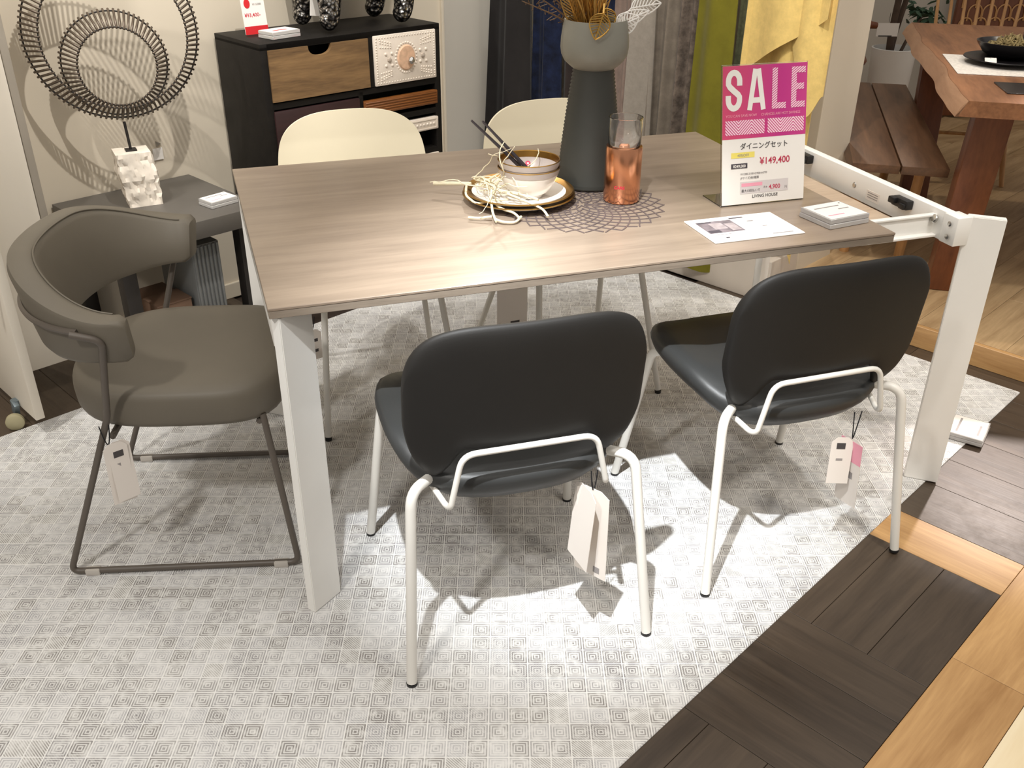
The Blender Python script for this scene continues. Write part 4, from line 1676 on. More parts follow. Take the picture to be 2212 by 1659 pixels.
# ring sculpture
sc_ = thing('ring_sculpture', 'sculpture of two slatted dark metal rings on a rough white stone block', 'sculpture', (-0.282, 1.545, 0.5103), TH - 0.30)
bm = BM()
rnd = random.Random(3)
nx, nz = 9, 13
for face in range(4):
    pass
# rough stone: subdivided box with jittered ledges
bmesh.ops.create_cube(bm, size=1.0)
bmesh.ops.subdivide_edges(bm, edges=bm.edges, cuts=13, use_grid_fill=True)
for v in bm.verts:
    x, y, z = v.co
    k = 1 + 0.05 * math.sin(7 * z + 1) + 0.03 * math.sin(17 * z)
    lean = 0.012 * (z - 0.5)
    jit = 0.0 if abs(z) > 0.499 else 0.0040
    v.co = Vector((x * 0.108 * k + lean * -1 + rnd.uniform(-jit, jit), y * 0.095 * k + rnd.uniform(-jit, jit), (z + 0.5) * 0.172))
obj('stone_block', bm, M['stone'], sc_, True, 25)
bm = BM()
box(bm, (0.0, 0, 0.1745), (0.034, 0.034, 0.005), None, 0.001)
tube(bm, [(0.0, 0, 0.175), (-0.004, 0, 0.262)], 0.0045, 10)
obj('pole', bm, M['black_iron'], sc_)


def ring(cx, cz, ri, ro, d0, d1, nrod, name, cy=0.0):
    bm = BM()
    for (r, y) in ((ri, d0), (ro - 0.004, d1)):
        tube(bm, [(cx + r * math.cos(2 * PI * k / 80), cy + y, cz + r * math.sin(2 * PI * k / 80)) for k in range(80)], 0.0026, 6, True)
    rg = obj(name, bm, M['black_iron'], sc_)
    b = BM()
    Lr = math.hypot(ro - ri, d1 - d0) + 0.006
    tube(b, [(-Lr / 2, 0, 0), (Lr / 2, 0, 0)], 0.0037, 6)
    me = bpy.data.meshes.new('rod')
    b.to_mesh(me)
    b.free()
    me.materials.append(M['rod'])
    me.shade_smooth()
    tl = math.atan2(d1 - d0, ro - ri)
    for k in range(nrod):
        a = 2 * PI * k / nrod
        o = bpy.data.objects.new('rod', me)
        link(o, rg)
        rm = (ri + ro) / 2
        o.location = (cx + rm * math.cos(a), cy + (d0 + d1) / 2, cz + rm * math.sin(a))
        dirv = Vector((math.cos(a) * math.cos(tl), math.sin(tl), math.sin(a) * math.cos(tl)))
        o.rotation_euler = dirv.to_track_quat('X', 'Y').to_euler()
    return rg


ring(0.012, 0.518, 0.208, 0.252, -0.030, 0.026, 100, 'large_ring')
ring(0.006, 0.430, 0.114, 0.157, -0.030, 0.026, 66, 'small_ring', 0.012)
tg = thing('price_tag', 'small white tag fixed on the wall behind the ring sculpture', 'tag', W(0.625, 1.695, 0.60), TH)
bm = BM()
box(bm, (0, 0, 0), (0.036, 0.001, 0.040))
obj('card', bm, M['paper'], tg, False)
bm = BM()
lathe(bm, [(0, -0.003), (0.011, -0.003), (0.011, 0.003), (0, 0.003)], 3)
bm.transform(Matrix.Translation((0.004, 0.0, 0.034)) @ Matrix.Rotation(PI / 2, 4, 'X'))
obj('hook', bm, M['grey_edge'], tg)

# ================================================================ DRAWER CABINET
CR = math.radians(23.9)
cab = thing('drawer_cabinet', 'black wooden cabinet with mixed brown, white and orange drawers against the wall', 'cabinet', (0.157, 1.620, 0.0), CR)
CW, CD, CH = 0.737, 0.312, 0.97
bm = BM()
box(bm, (CW / 2, CD / 2, CH - 0.011), (CW, CD, 0.022), None, 0.002)
box(bm, (0.014, CD / 2, 0.54), (0.028, CD, 0.84), None, 0.002)
box(bm, (CW - 0.014, CD / 2, 0.54), (0.028, CD, 0.84), None, 0.002)
box(bm, (CW / 2, CD - 0.006, 0.54), (CW - 0.04, 0.012, 0.84))
box(bm, (CW / 2, CD / 2 + 0.02, 0.13), (CW - 0.04, CD - 0.05, 0.024))
box(bm, (CW / 2, CD / 2 + 0.03, 0.54), (CW - 0.05, CD - 0.08, 0.82))
obj('carcass', bm, M['black_wood'], cab)
bm = BM()
box(bm, (0.4265, 0.020, 0.865), (0.022, 0.040, 0.17))
box(bm, (0.374, 0.020, 0.46), (0.018, 0.040, 0.62))
for z in (0.959, 0.768, 0.660, 0.510, 0.415, 0.165):
    box(bm, (CW / 2, 0.020, z), (CW - 0.05, 0.040, 0.020))
obj('face_frame', bm, M['black_wood'], cab, False)
for x in (0.03, CW - 0.03):
    for y in (0.03, CD - 0.03):
        bm = BM()
        tube(bm, [(x, y, 0.0), (x, y, 0.06), (x, y, 0.125)], [0.018, 0.015, 0.024], 10)
        obj('foot', bm, M['black_wood'], cab)


def drawer(name, x0, x1, z0, z1, mat, notch=False):
    bm = BM()
    if notch:
        xm = (x0 + x1) / 2
        pts = [(x0, z0), (x1, z0), (x1, z1)]
        for k in range(13):
            a = PI * k / 12
            pts.append((xm + 0.046 * math.cos(a), z1 - 0.034 * math.sin(a) ** 0.7))
        pts.append((x0, z1))
        prism(bm, pts, 0, 0.016, Matrix(((1, 0, 0, 0), (0, 0, 1, -0.006), (0, 1, 0, 0), (0, 0, 0, 1))))
    else:
        box(bm, ((x0 + x1) / 2, 0.006, (z0 + z1) / 2), (x1 - x0, 0.026, z1 - z0), None, 0.003)
    return obj(name, bm, mat, cab, True, 30)


drawer('drawer', 0.025, 0.415, 0.783, 0.949, M['drawer_brown'], True)
d2 = drawer('drawer', 0.438, 0.713, 0.781, 0.953, M['carved_white'])
d3 = drawer('drawer', 0.025, 0.365, 0.530, 0.752, M['drawer_plum'])
d4 = drawer('drawer', 0.383, 0.715, 0.685, 0.735, M['drawer_orange'])
d5 = drawer('drawer', 0.383, 0.715, 0.590, 0.637, M['carved_white'])
d6 = drawer('drawer', 0.025, 0.365, 0.185, 0.500, M['drawer_brown'])
d7 = drawer('drawer', 0.383, 0.715, 0.185, 0.500, M['carved_white'])
# carved relief of the white drawer
cxm, czm = 0.576, 0.868
bm = BM()
lathe(bm, [(0, 0.006), (0.012, 0.008), (0.036, 0.006), (0.040, 0.0)], 36)
bm.transform(Matrix.Translation((cxm, -0.007, czm)) @ Matrix.Diagonal((1, 1, 1.12, 1)) @ Matrix.Rotation(PI / 2, 4, 'X'))
obj('medallion', bm, M['carved_blush'], d2)
bm = BM()
for k in range(26):
    a = 2 * PI * k / 26
    lathe(bm, [(0, 0.004), (0.0038, 0.002), (0.0045, -0.002)], 6, (cxm + 0.047 * math.cos(a), 0, 0))
    for v in bm.verts[-13:] if False else []:
        pass
bm.free()
bm = BM()


def bead(x, z, r):
    q = BM()
    lathe(q, [(0, r * 0.9), (r * 0.7, r * 0.6), (r, 0)], 7)
    q.transform(Matrix.Translation((x, -0.007, z)) @ Matrix.Rotation(PI / 2, 4, 'X'))
    tmp = bpy.data.meshes.new('tmp')
    q.to_mesh(tmp)
    q.free()
    bm.from_mesh(tmp)
    bpy.data.meshes.remove(tmp)


for k in range(28):
    a = 2 * PI * k / 28
    bead(cxm + 0.047 * math.cos(a), czm + 0.052 * math.sin(a), 0.0042)
for k in range(22):
    x = 0.449 + 0.0121 * k
    bead(x, 0.944, 0.0030)
    bead(x, 0.790, 0.0030)
for k in range(16):
    z = 0.799 + 0.0090 * k
    bead(0.447, z, 0.0030)
    bead(0.704, z, 0.0030)
for sx in (-1, 1):
    for sz in (-1, 1):
        for k in range(5):
            for j in range(3):
                bead(cxm + sx * (0.068 + 0.011 * k), czm + sz * (0.040 + 0.008 * j + 0.003 * k * (1 if j else 0.4)), 0.0034)
        bead(cxm + sx * 0.075, czm, 0.010)
        bead(cxm + sx * 0.063, czm + sz * 0.020, 0.006)
        bead(cxm + sx * 0.090, czm + sz * 0.020, 0.006)
rel = obj('carved_beads', bm, M['carved_white'], d2)
bm = BM()
lathe(bm, [(0, 0.022), (0.006, 0.021), (0.013, 0.014), (0.014, 0.010), (0.006, 0.004), (0.005, 0)], 8)
bm.transform(Matrix.Translation((cxm + 0.012, -0.012, czm - 0.010)) @ Matrix.Rotation(PI / 2, 4, 'X'))
obj('knob', bm, M['chrome'], d2, False)
bm = BM()
for k in range(5):
    box(bm, (0.549, -0.0075, 0.692 + 0.009 * k), (0.322, 0.003, 0.004), None, 0.001, 1)
obj('reeding', bm, M['drawer_orange'], d4)
bm = BM()
for z in (0.597, 0.630):
    box(bm, (0.549, -0.0075, z), (0.310, 0.003, 0.004))
for x in (0.393, 0.705):
    box(bm, (x, -0.0075, 0.6135), (0.004, 0.003, 0.034))
for k in range(19):
    bead(0.404 + 0.0161 * k, 0.6135, 0.0050)
obj('carved_beads', bm, M['carved_white'], d5)
CT = CH + 0.0004


def on_cab(x, y, z=CT):
    return Vector((0.157 + math.cos(CR) * x - math.sin(CR) * y, 1.620 + math.sin(CR) * x + math.cos(CR) * y, z))


# price card with red band
pc = thing('price_card', 'white upright price card with red band and red dot on the black cabinet', 'price card', on_cab(0.100, 0.200), CR)
bm = BM()
box(bm, (0, 0, 0.072), (0.086, 0.002, 0.142), Matrix.Rotation(-0.12, 3, 'X'))
obj('card', bm, M['paper'], pc, False)
bm = BM()
box(bm, (0, -0.0095, 0.014), (0.086, 0.0010, 0.026), Matrix.Rotation(-0.12, 3, 'X'))
obj('red_band', bm, M['red_card'], pc, False)
bm = BM()
lathe(bm, [(0, 0.0006), (0.0145, 0.0006), (0.015, 0)], 24)
bm.transform(Matrix.Translation((-0.022, 0.0012, 0.098)) @ Matrix.Rotation(PI / 2 - 0.12, 4, 'X') @ Matrix.Diagonal((0.75, 1, 1, 1)))
obj('red_dot', bm, M['red_card'], pc, False)
text('¥93,400-', 0.0165, M['red_ink'], pc, (-0.036, -0.0030, 0.056), (PI / 2 - 0.12, 0, 0), 1.0, 'LEFT', 0.0003)
text('¥115,000', 0.0085, M['ink_soft'], pc, (-0.002, 0.0002, 0.092), (PI / 2 - 0.12, 0, 0))
bm = BM()
box(bm, (0.028, 0.0048, 0.131), (0.016, 0.001, 0.010), Matrix.Rotation(-0.12, 3, 'X'))
obj('logo_mark', bm, M['dark_ink'], pc, False)
acrylic_block('acrylic_price_block', 'clear price block with red print on the black cabinet top', on_cab(0.130, 0.095), CR + 0.14, (0.115, 0.080, 0.024), 'price block', 'red')

# hammered silver dog figure: legs in view, body above the frame
fg = thing('animal_figurine', 'hammered silver black animal figure standing on the black cabinet', 'figurine', on_cab(0.470, 0.150), CR)


def hammered():
    N = NT('hammered_silver')
    tc = N.n('ShaderNodeTexCoord')
    vo = N.n('ShaderNodeTexVoronoi', i_Scale=85.0)
    N.l(tc.outputs['Object'], vo.inputs['Vector'])
    N.l(N.ramp(vo.outputs['Distance'], [(0.18, srgb(205, 203, 200)), (0.6, srgb(60, 58, 57))]), N.b.inputs['Base Color'])
    N.set(0.2, 0.95)
    N.bump(vo.outputs['Distance'], 0.9, 0.006)
    return N.m


M['hammered'] = hammered()
fp = []
fe = []
fr = []


def node(p, r, parent=None):
    fp.append(p)
    fr.append(r)
    if parent is not None:
        fe.append((parent, len(fp) - 1))
    return len(fp) - 1


hip = node((0.13, 0.0, 0.30), 0.075)
mid = node((0.0, 0.0, 0.31), 0.080, hip)
sh = node((-0.14, 0.0, 0.32), 0.085, mid)
nk = node((-0.22, 0.0, 0.40), 0.055, sh)
hd = node((-0.28, 0.0, 0.44), 0.062, nk)
mz = node((-0.345, 0.0, 0.42), 0.036, hd)
tl_ = node((0.20, 0.0, 0.35), 0.022, hip)
node((0.24, 0.0, 0.42), 0.012, tl_)
for sy in (-1, 1):
    er = node((-0.265, sy * 0.05, 0.50), 0.016, hd)
    # front leg straight, paw to the left
    a1 = node((-0.155, sy * 0.082, 0.22), 0.060, sh)
    a2 = node((-0.155, sy * 0.086, 0.11), 0.045, a1)
    a3 = node((-0.158, sy * 0.088, 0.034), 0.040, a2)
    node((-0.192, sy * 0.090, 0.024), 0.030, a3)
    # hind leg: knee forward, hock back
    b1 = node((0.105, sy * 0.082, 0.21), 0.062, hip)
    b2n = node((0.165, sy * 0.086, 0.120), 0.042, b1)
    b3 = node((0.150, sy * 0.088, 0.034), 0.038, b2n)
    node((0.116, sy * 0.090, 0.024), 0.029, b3)
me = bpy.data.meshes.new('body')
me.from_pydata(fp, fe, [])
me.materials.append(M['hammered'])
body = link(bpy.data.objects.new('body', me), fg)
sk = body.modifiers.new('skin', 'SKIN')
sk.use_smooth_shade = True
for i, r in enumerate(fr):
    me.skin_vertices[0].data[i].radius = (r, r)
me.skin_vertices[0].data[0].use_root = True
ss = body.modifiers.new('subsurf', 'SUBSURF')
ss.levels = 2
ss.render_levels = 2
tg2 = thing('price_tag', 'white tag hanging on the front leg of the silver animal figure', 'tag', on_cab(0.305, 0.200, 1.095), CR)
bm = BM()
box(bm, (0, -0.062, -0.035), (0.042, 0.001, 0.085), Matrix.Rotation(0.12, 3, 'Y'))
obj('card', bm, M['paper'], tg2, False)
bm = BM()
tube(bm, [(0.0, -0.061, 0.006), (0.01, -0.045, 0.03), (0.02, -0.02, 0.05)], 0.0012, 5)
obj('cord', bm, M['string'], tg2)

# ================================================================ FABRICS ON THE PARTITION
bm = BM()
tube(bm, [W(2.30, 0.16, 1.93), W(2.30, 1.66, 1.93)], 0.012, 12)
for v_ in (0.25, 0.95, 1.6):
    tube(bm, [W(2.30, v_, 1.93), W(2.46, v_, 1.93)], 0.008, 8)
rk = obj('hanging_rail', bm, M['black_iron'])
tag(rk, 'black rail above the frame from which the fabric samples hang', 'rail')


def cloth(label, cat, v0, v1, z0, mat, u=2.30, folds=2.5, amp=0.030, flare=0.03, ph=0.0, ztop=1.93, lean=0.0, group='fabric samples hanging on the partition', du0=0.0):
    bm = BM()

    def fn(s, tt):
        h = 1 - tt                       # 1 at the hem
        vm = v0 + (v1 - v0) * s
        vv = vm + (s - 0.5) * 2 * flare * h + lean * h * s
        a = amp * (0.25 + 0.75 * h)
        uu = u + du0 + a * math.sin(2 * PI * folds * s + ph) + 0.3 * a * math.sin(2 * PI * folds * 2.3 * s + 1.7 * ph)
        zh = z0 + 0.015 * math.sin(2 * PI * folds * s + ph + 1)
        z = zh + (ztop - zh) * tt
        return W(uu, vv, z), W(1, 0, 0)
    sheet(bm, fn, 40, 24, 0.004)
    o = obj('fabric_sample', bm, mat, None, True, 60)
    return tag(o, label, cat, group)


VM = {k: velvet('fabric_' + k, c, m, s) for k, c, m, s in (
    ('charcoal', srgb(38, 35, 34), 0.15, 6), ('navy', srgb(17, 25, 48), 0.6, 22), ('espresso', srgb(44, 36, 33), 0.2, 8),
    ('mauve', srgb(128, 110, 100), 0.2, 10), ('linen', srgb(140, 132, 122), 0.10, 40), ('greyvelvet', srgb(112, 100, 90), 0.5, 26), ('stone', srgb(122, 112, 100), 0.2, 18),
    ('olive', srgb(120, 114, 34), 0.12, 8), ('sage', srgb(98, 100, 74), 0.4, 26), ('yellow', srgb(226, 196, 122), 0.10, 30), ('black', srgb(30, 27, 26), 0.2, 8))}
cloth('charcoal fabric sample hanging leftmost by the grey wall panel', 'fabric', 1.51, 1.67, 0.10, VM['charcoal'], folds=1.5, amp=0.03, flare=0.02, ph=0.3, u=2.27, lean=0.10)
cloth('navy velvet fabric sample beside the charcoal one', 'fabric', 1.37, 1.49, 0.12, VM['navy'], folds=1.4, amp=0.025, flare=0.02, ph=1.0)
cloth('espresso brown fabric sample behind the gold leaves', 'fabric', 1.18, 1.36, 0.12, VM['espresso'], folds=2.0, amp=0.03, flare=0.015, ph=2.0, u=2.33)
cloth('narrow navy velvet strip behind the vase rim', 'fabric', 1.08, 1.17, 0.12, VM['navy'], folds=1.2, amp=0.02, flare=0.005, ph=0.5, u=2.32)
cloth('mauve brown fabric sample behind the white leaves', 'fabric', 0.92, 1.07, 0.12, VM['mauve'], folds=1.5, amp=0.028, flare=0.02, ph=0.0, u=2.32)
cloth('plain grey linen fabric sample right of the vase', 'fabric', 0.86, 0.93, 0.12, VM['linen'], folds=0.5, amp=0.02, flare=0.035, ph=0.8, u=2.26)
cloth('greige fabric sample between the grey linen and the crushed velvet', 'fabric', 0.75, 0.85, 0.12, VM['stone'], folds=1.6, amp=0.028, flare=0.012, ph=0.4)
cloth('grey brown crushed velvet fabric sample left of the olive one', 'fabric', 0.64, 0.745, 0.12, VM['greyvelvet'], folds=2.0, amp=0.028, flare=0.012, ph=0.4)
cloth('olive green fabric sample left of the sale sign', 'fabric', 0.50, 0.635, 0.06, VM['olive'], folds=0.8, amp=0.024, flare=0.035, ph=2.6, u=2.26)
cloth('grey green mottled fabric sample between olive and yellow', 'fabric', 0.42, 0.495, 0.20, VM['sage'], folds=1.3, amp=0.022, flare=0.008, ph=1.0, u=2.30)

# yellow fabric with its folded-over front corner
yl = thing('fabric_sample', 'yellow fabric sample folded over with hanging corners, beside the white pier', 'fabric', W(2.26, 0.30, 0.13), TH, 'fabric samples hanging on the partition')


def ycloth(name, poly_fn, u, th=0.004):
    bm = BM()
    sheet(bm, poly_fn, 30, 22, th)
    for v in bm.verts:
        w_ = v.co - W(2.26, 0.30, 0.13)
        v.co = Vector((CU * w_.x + SU * w_.y, -SU * w_.x + CU * w_.y, w_.z))
    return obj(name, bm, VM['yellow'], yl, True, 60)


def yback(s, tt):
    v = 0.165 + (0.43 - 0.165) * s
    hem = 0.14 + 0.10 * abs(math.sin(PI * (s * 1.5 + 0.1)))
    z = hem + (1.92 - hem) * tt
    return W(2.275 + 0.026 * math.sin(2 * PI * 1.6 * s + 0.6) * (1.1 - tt * 0.6), v + (s - 0.5) * 0.03 * (1 - tt), z), W(1, 0, 0)


def yfront(s, tt):
    v = 0.115 + (0.42 - 0.115) * s
    hem = 1.050 - 0.20 * s
    z = hem + (1.92 - hem) * tt
    return W(2.225 + 0.018 * math.sin(2 * PI * 1.3 * s) + 0.02 * s, v, z), W(1, 0, 0)


def yfront2(s, tt):
    v = 0.105 + (0.25 - 0.105) * s
    hem = 0.80 - 0.075 * sm(0.0, 0.32, s) + 0.24 * max(0.0, s - 0.32) / 0.68
    z = hem + (1.90 - hem) * tt
    return W(2.243 + 0.014 * math.sin(2 * PI * 1.0 * s + 1), v, z), W(1, 0, 0)


ycloth('back_layer', yback, 2.27)
ycloth('front_fold', yfront, 2.22)
ycloth('corner_fold', yfront2, 2.24)

# ================================================================ BACKGROUND DINING CORNER
PZ = 0.0805
e1 = Vector((0.540, 0.842, 0))
e2 = Vector((0.842, -0.540, 0))
TB = Vector((2.234, 0.784, 0))
ta = math.atan2(e1.y, e1.x)
lt = thing('live_edge_table', 'walnut live edge slab table on the platform in the background', 'table', (TB.x, TB.y, PZ), ta)
# local x along e1, local y = left of e1 = -e2
bm = BM()
NT_ = 46
top_, bot_ = 0.7595, 0.7095
rnd = random.Random(5)
L_ = 1.73
rows = []
for i in range(NT_ + 1):
    x = L_ * i / NT_
    wob = 0.008 * math.sin(x * 7.0) + 0.0035 * math.sin(x * 17 + 1)
    rows.append((x, wob * min(1, x * 8)))
A = [bm.verts.new((x, -0.026 + w_, top_)) for x, w_ in rows]
D_ = [bm.verts.new((x, -0.88, top_)) for x, w_ in rows]
A2 = [bm.verts.new((x, 0.006 + w_ * 0.9, bot_)) for x, w_ in rows]
D2 = [bm.verts.new((x, -0.90, bot_)) for x, w_ in rows]
for i in range(NT_):
    bm.faces.new((A[i], A[i + 1], D_[i + 1], D_[i]))
    bm.faces.new((A2[i], D2[i], D2[i + 1], A2[i + 1]))
    bm.faces.new((D_[i], D_[i + 1], D2[i + 1], D2[i]))
bm.faces.new((A[0], D_[0], D2[0], A2[0]))
bm.faces.new((A[-1], A2[-1], D2[-1], D_[-1]))
for i in range(NT_):
    bm.faces.new((A[i], A2[i], A2[i + 1], A[i + 1]))
obj('slab_top', bm, M['walnut'], lt, True, 30)
bm = BM()
Q = [bm.verts.new((x, -0.0255 + w_ + 0.001, top_ - 0.0006)) for x, w_ in rows]
Q1 = [bm.verts.new((x, -0.006 + w_, (top_ + bot_) / 2 + 0.004)) for x, w_ in rows]
Q2 = [bm.verts.new((x, 0.0075 + w_ * 0.9, bot_ - 0.0006)) for x, w_ in rows]
Q3 = [bm.verts.new((x, -0.004 + w_ * 0.9, bot_ - 0.0006)) for x, w_ in rows]
for i in range(NT_):
    bm.faces.new((Q[i], Q1[i], Q1[i + 1], Q[i + 1]))
    bm.faces.new((Q1[i], Q2[i], Q2[i + 1], Q1[i + 1]))
    bm.faces.new((Q2[i], Q3[i], Q3[i + 1], Q2[i + 1]))
for k in (0, -1):
    bm.faces.new((Q[k], Q1[k], Q2[k], Q3[k]))
obj('live_edge', bm, M['walnut_edge'], lt)
for (x0, x1) in ((0.18, 0.34), (1.55, 1.40)):
    for y in (-0.145, -0.78):
        bm = BM()
        box(bm, (0, 0, 0), (0.085, 0.120, 0.7085), None, 0.004)
        for v in bm.verts:
            k = (v.co.z + 0.354) / 0.7085
            v.co.x += x1 + (x0 - x1) * k
            v.co.y += y
            v.co.z += 0.35425
        obj('leg', bm, M['redwood'], lt)

bb = TB + e1 * 0.295 - e2 * 0.256
ba = ta
bh = 0.4595
bn = thing('bench', 'walnut bench of two slab planks in front of the live edge table', 'bench', (bb.x, bb.y, PZ), ba)
for (y0, y1, k) in ((-0.163, 0.002, 0), (-0.330, -0.169, 1)):
    bm = BM()
    box(bm, (0.76, (y0 + y1) / 2, bh - 0.016), (1.52, y1 - y0, 0.034), None, 0.002)
    for v in bm.verts:      # slanted outer edge
        if v.co.z < bh - 0.02:
            if k == 0 and v.co.y > -0.05:
                v.co.y += 0.014
            v.co.x += 0.012 if v.co.x < 0.3 else 0
    obj('seat_plank', bm, M['walnut_dark'], bn)
for x in (0.30, 1.22):
    for y in (-0.07, -0.285):
        bm = BM()
        tube(bm, [(x + 0.05, y + 0.01, 0.0), (x, y, bh - 0.034)], 0.020, 12)
        obj('leg', bm, M['light_wood'], bn)
    bm = BM()
    box(bm, (x, -0.17, bh - 0.046), (0.05, 0.30, 0.024), None, 0.003)
    obj('cross_rail', bm, M['light_wood'], bn)


def spindle_chair(label, x, y, rz, seat_mat, leg_mat, arms=False):
    g = thing('spindle_chair', label, 'chair', (x, y, PZ), rz)
    bm = BM()
    prof = [(0, 0.412), (0.85, 0.412), (0.97, 0.420), (1.0, 0.434), (0.97, 0.446), (0.8, 0.446), (0, 0.438)]
    rings = []
    for r, z in prof:
        if r == 0:
            rings.append([bm.verts.new((0, 0, z))])
            continue
        rr = []
        for k in range(36):
            a = 2 * PI * k / 36
            n = 3.2
            ca, sa = math.cos(a), math.sin(a)
            kk = (abs(ca) ** n + abs(sa) ** n) ** (-1 / n)
            rr.append(bm.verts.new((0.205 * kk * ca * r, 0.20 * kk * sa * r, z)))
        rings.append(rr)
    for A, B in zip(rings, rings[1:]):
        for k in range(36):
            k2 = (k + 1) % 36
            if len(A) == 1:
                bm.faces.new((A[0], B[k2], B[k]))
            elif len(B) == 1:
                bm.faces.new((A[k], A[k2], B[0]))
            else:
                bm.faces.new((A[k], A[k2], B[k2], B[k]))
    obj('seat', bm, seat_mat, g)
    for sx in (-1, 1):
        for sy in (-1, 1):
            bm = BM()
            tube(bm, [(sx * 0.215, sy * 0.215, 0), (sx * 0.185, sy * 0.185, 0.2), (sx * 0.15, sy * 0.14, 0.414)], [0.011, 0.016, 0.015], 10)
            obj('leg', bm, leg_mat, g)
    bm = BM()
    tube(bm, [(-0.185, -0.18, 0.20), (-0.185, 0.18, 0.20)], 0.009, 8)
    tube(bm, [(0.185, -0.18, 0.20), (0.185, 0.18, 0.20)], 0.009, 8)
    tube(bm, [(-0.185, 0, 0.20), (0.185, 0, 0.20)], 0.009, 8)
    obj('stretcher', bm, leg_mat, g)
    for k in range(7):
        xx = -0.168 + 0.056 * k
        bm = BM()
        tube(bm, [(xx, 0.165, 0.44), (xx * 1.10, 0.215, 0.66), (xx * 1.20, 0.275, 0.93)], [0.0065, 0.0095, 0.0060], 8)
        obj('spindle', bm, leg_mat, g)
    bm = BM()
    tube(bm, [(-0.225, 0.262, 0.93), (-0.11, 0.284, 0.94), (0, 0.290, 0.943), (0.11, 0.284, 0.94), (0.225, 0.262, 0.93)], 0.016, 10)
    obj('top_rail', bm, leg_mat, g)
    if arms:
        for sx in (-1, 1):
            bm = BM()
            tube(bm, [(sx * 0.225, 0.22, 0.655), (sx * 0.24, 0.0, 0.655), (sx * 0.235, -0.16, 0.65), (sx * 0.225, -0.20, 0.645)], [0.014, 0.017, 0.020, 0.016], 10)
            tube(bm, [(sx * 0.20, -0.13, 0.43), (sx * 0.235, -0.15, 0.645)], 0.010, 8)
            obj('armrest', bm, leg_mat, g)
    return g


spindle_chair('light wood spindle back chair with dark seat at the head of the walnut table', 3.645, 2.25, math.radians(-33), M['walnut_dark'], M['light_wood'])
spindle_chair('dark wood spindle chair tucked under the right side of the walnut table', 3.765, 1.232, math.radians(-122), M['walnut_dark'], M['brown_wood'])
spindle_chair('brown wooden armchair half hidden behind the white pier', 3.45, 3.15, math.radians(58), M['brown_wood'], M['brown_wood'], True)

# potted plant
pp = thing('potted_plant', 'green leafy plant in a white tub by the far wall', 'plant', (3.87, 3.13, PZ))
bm = BM()
lathe(bm, [(0, 0), (0.10, 0), (0.108, 0.02), (0.124, 0.45), (0.127, 0.47), (0.118, 0.472), (0.114, 0.425), (0, 0.425)], 40)
obj('pot', bm, M['white_metal'], pp)
bm = BM()
lathe(bm, [(0.114, 0.427), (0.06, 0.438), (0, 0.442)], 24)
obj('soil', bm, M['soil'], pp)
rnd = random.Random(9)
bm = BM()
tube(bm, [(-0.03, 0, 0.425), (-0.05, -0.01, 0.55), (-0.03, 0.0, 0.85), (-0.04, 0, 1.1)], [0.022, 0.020, 0.018, 0.015], 9)
tube(bm, [(-0.01, 0.02, 0.425), (0.0, 0.02, 0.55), (0.03, 0.0, 0.80), (0.02, 0.0, 1.1)], [0.018, 0.017, 0.015, 0.012], 9)
tube(bm, [(0.02, -0.02, 0.425), (0.07, -0.01, 0.52), (0.12, 0.01, 0.58), (0.20, 0.03, 0.66)], [0.010, 0.009, 0.007, 0.005], 8)
obj('trunk', bm, M['bark'], pp)
b = BM()
vv = [(0, 0, 0), (0.014, 0.022, 0.003), (0.012, 0.048, 0.002), (0, 0.075, -0.004), (-0.012, 0.048, 0.002), (-0.014, 0.022, 0.003)]
lower = [b.verts.new((x, y, z - 0.0008)) for x, y, z in vv]
upper = [b.verts.new((x, y, z + 0.0008)) for x, y, z in vv]
b.faces.new(upper)
b.faces.new(lower[::-1])
for i in range(6):
    b.faces.new((lower[i], lower[(i + 1) % 6], upper[(i + 1) % 6], upper[i]))
lm = bpy.data.meshes.new('leaf')
b.to_mesh(lm)
b.free()
lm.materials.append(M['plant_green'])
for k in range(110):
    o = bpy.data.objects.new('leaf', lm)
    link(o, pp)
    if k < 60:
        o.location = (0.19 + rnd.gauss(0, 0.055), 0.03 + rnd.gauss(0, 0.03), 0.645 + rnd.gauss(0, 0.035))
    else:
        o.location = (rnd.gauss(0.02, 0.16), rnd.gauss(0, 0.10), 1.05 + rnd.gauss(0, 0.10))
    o.rotation_euler = (rnd.uniform(-0.9, 0.9), rnd.uniform(-0.9, 0.9), rnd.uniform(0, 2 * PI))
    s = rnd.uniform(0.7, 1.15)
    o.scale = (s, s, s)
hc = thing('price_card', 'white price card hanging in front of the potted plant', 'price card', (3.665, 2.965, 0.682), math.radians(-18))
bm = BM()
box(bm, (0, 0, 0), (0.120, 0.002, 0.070))
obj('card', bm, M['paper'], hc, False)
bm = BM()
tube(bm, [(0.0, 0, 0.038), (0.0, 0, 0.09)], 0.0012, 5)
obj('cord', bm, M['string'], hc)
bm = BM()
box(bm, (-0.01, -0.0014, -0.033), (0.075, 0.0006, 0.006))
obj('print_line', bm, M['ink'], hc, False)

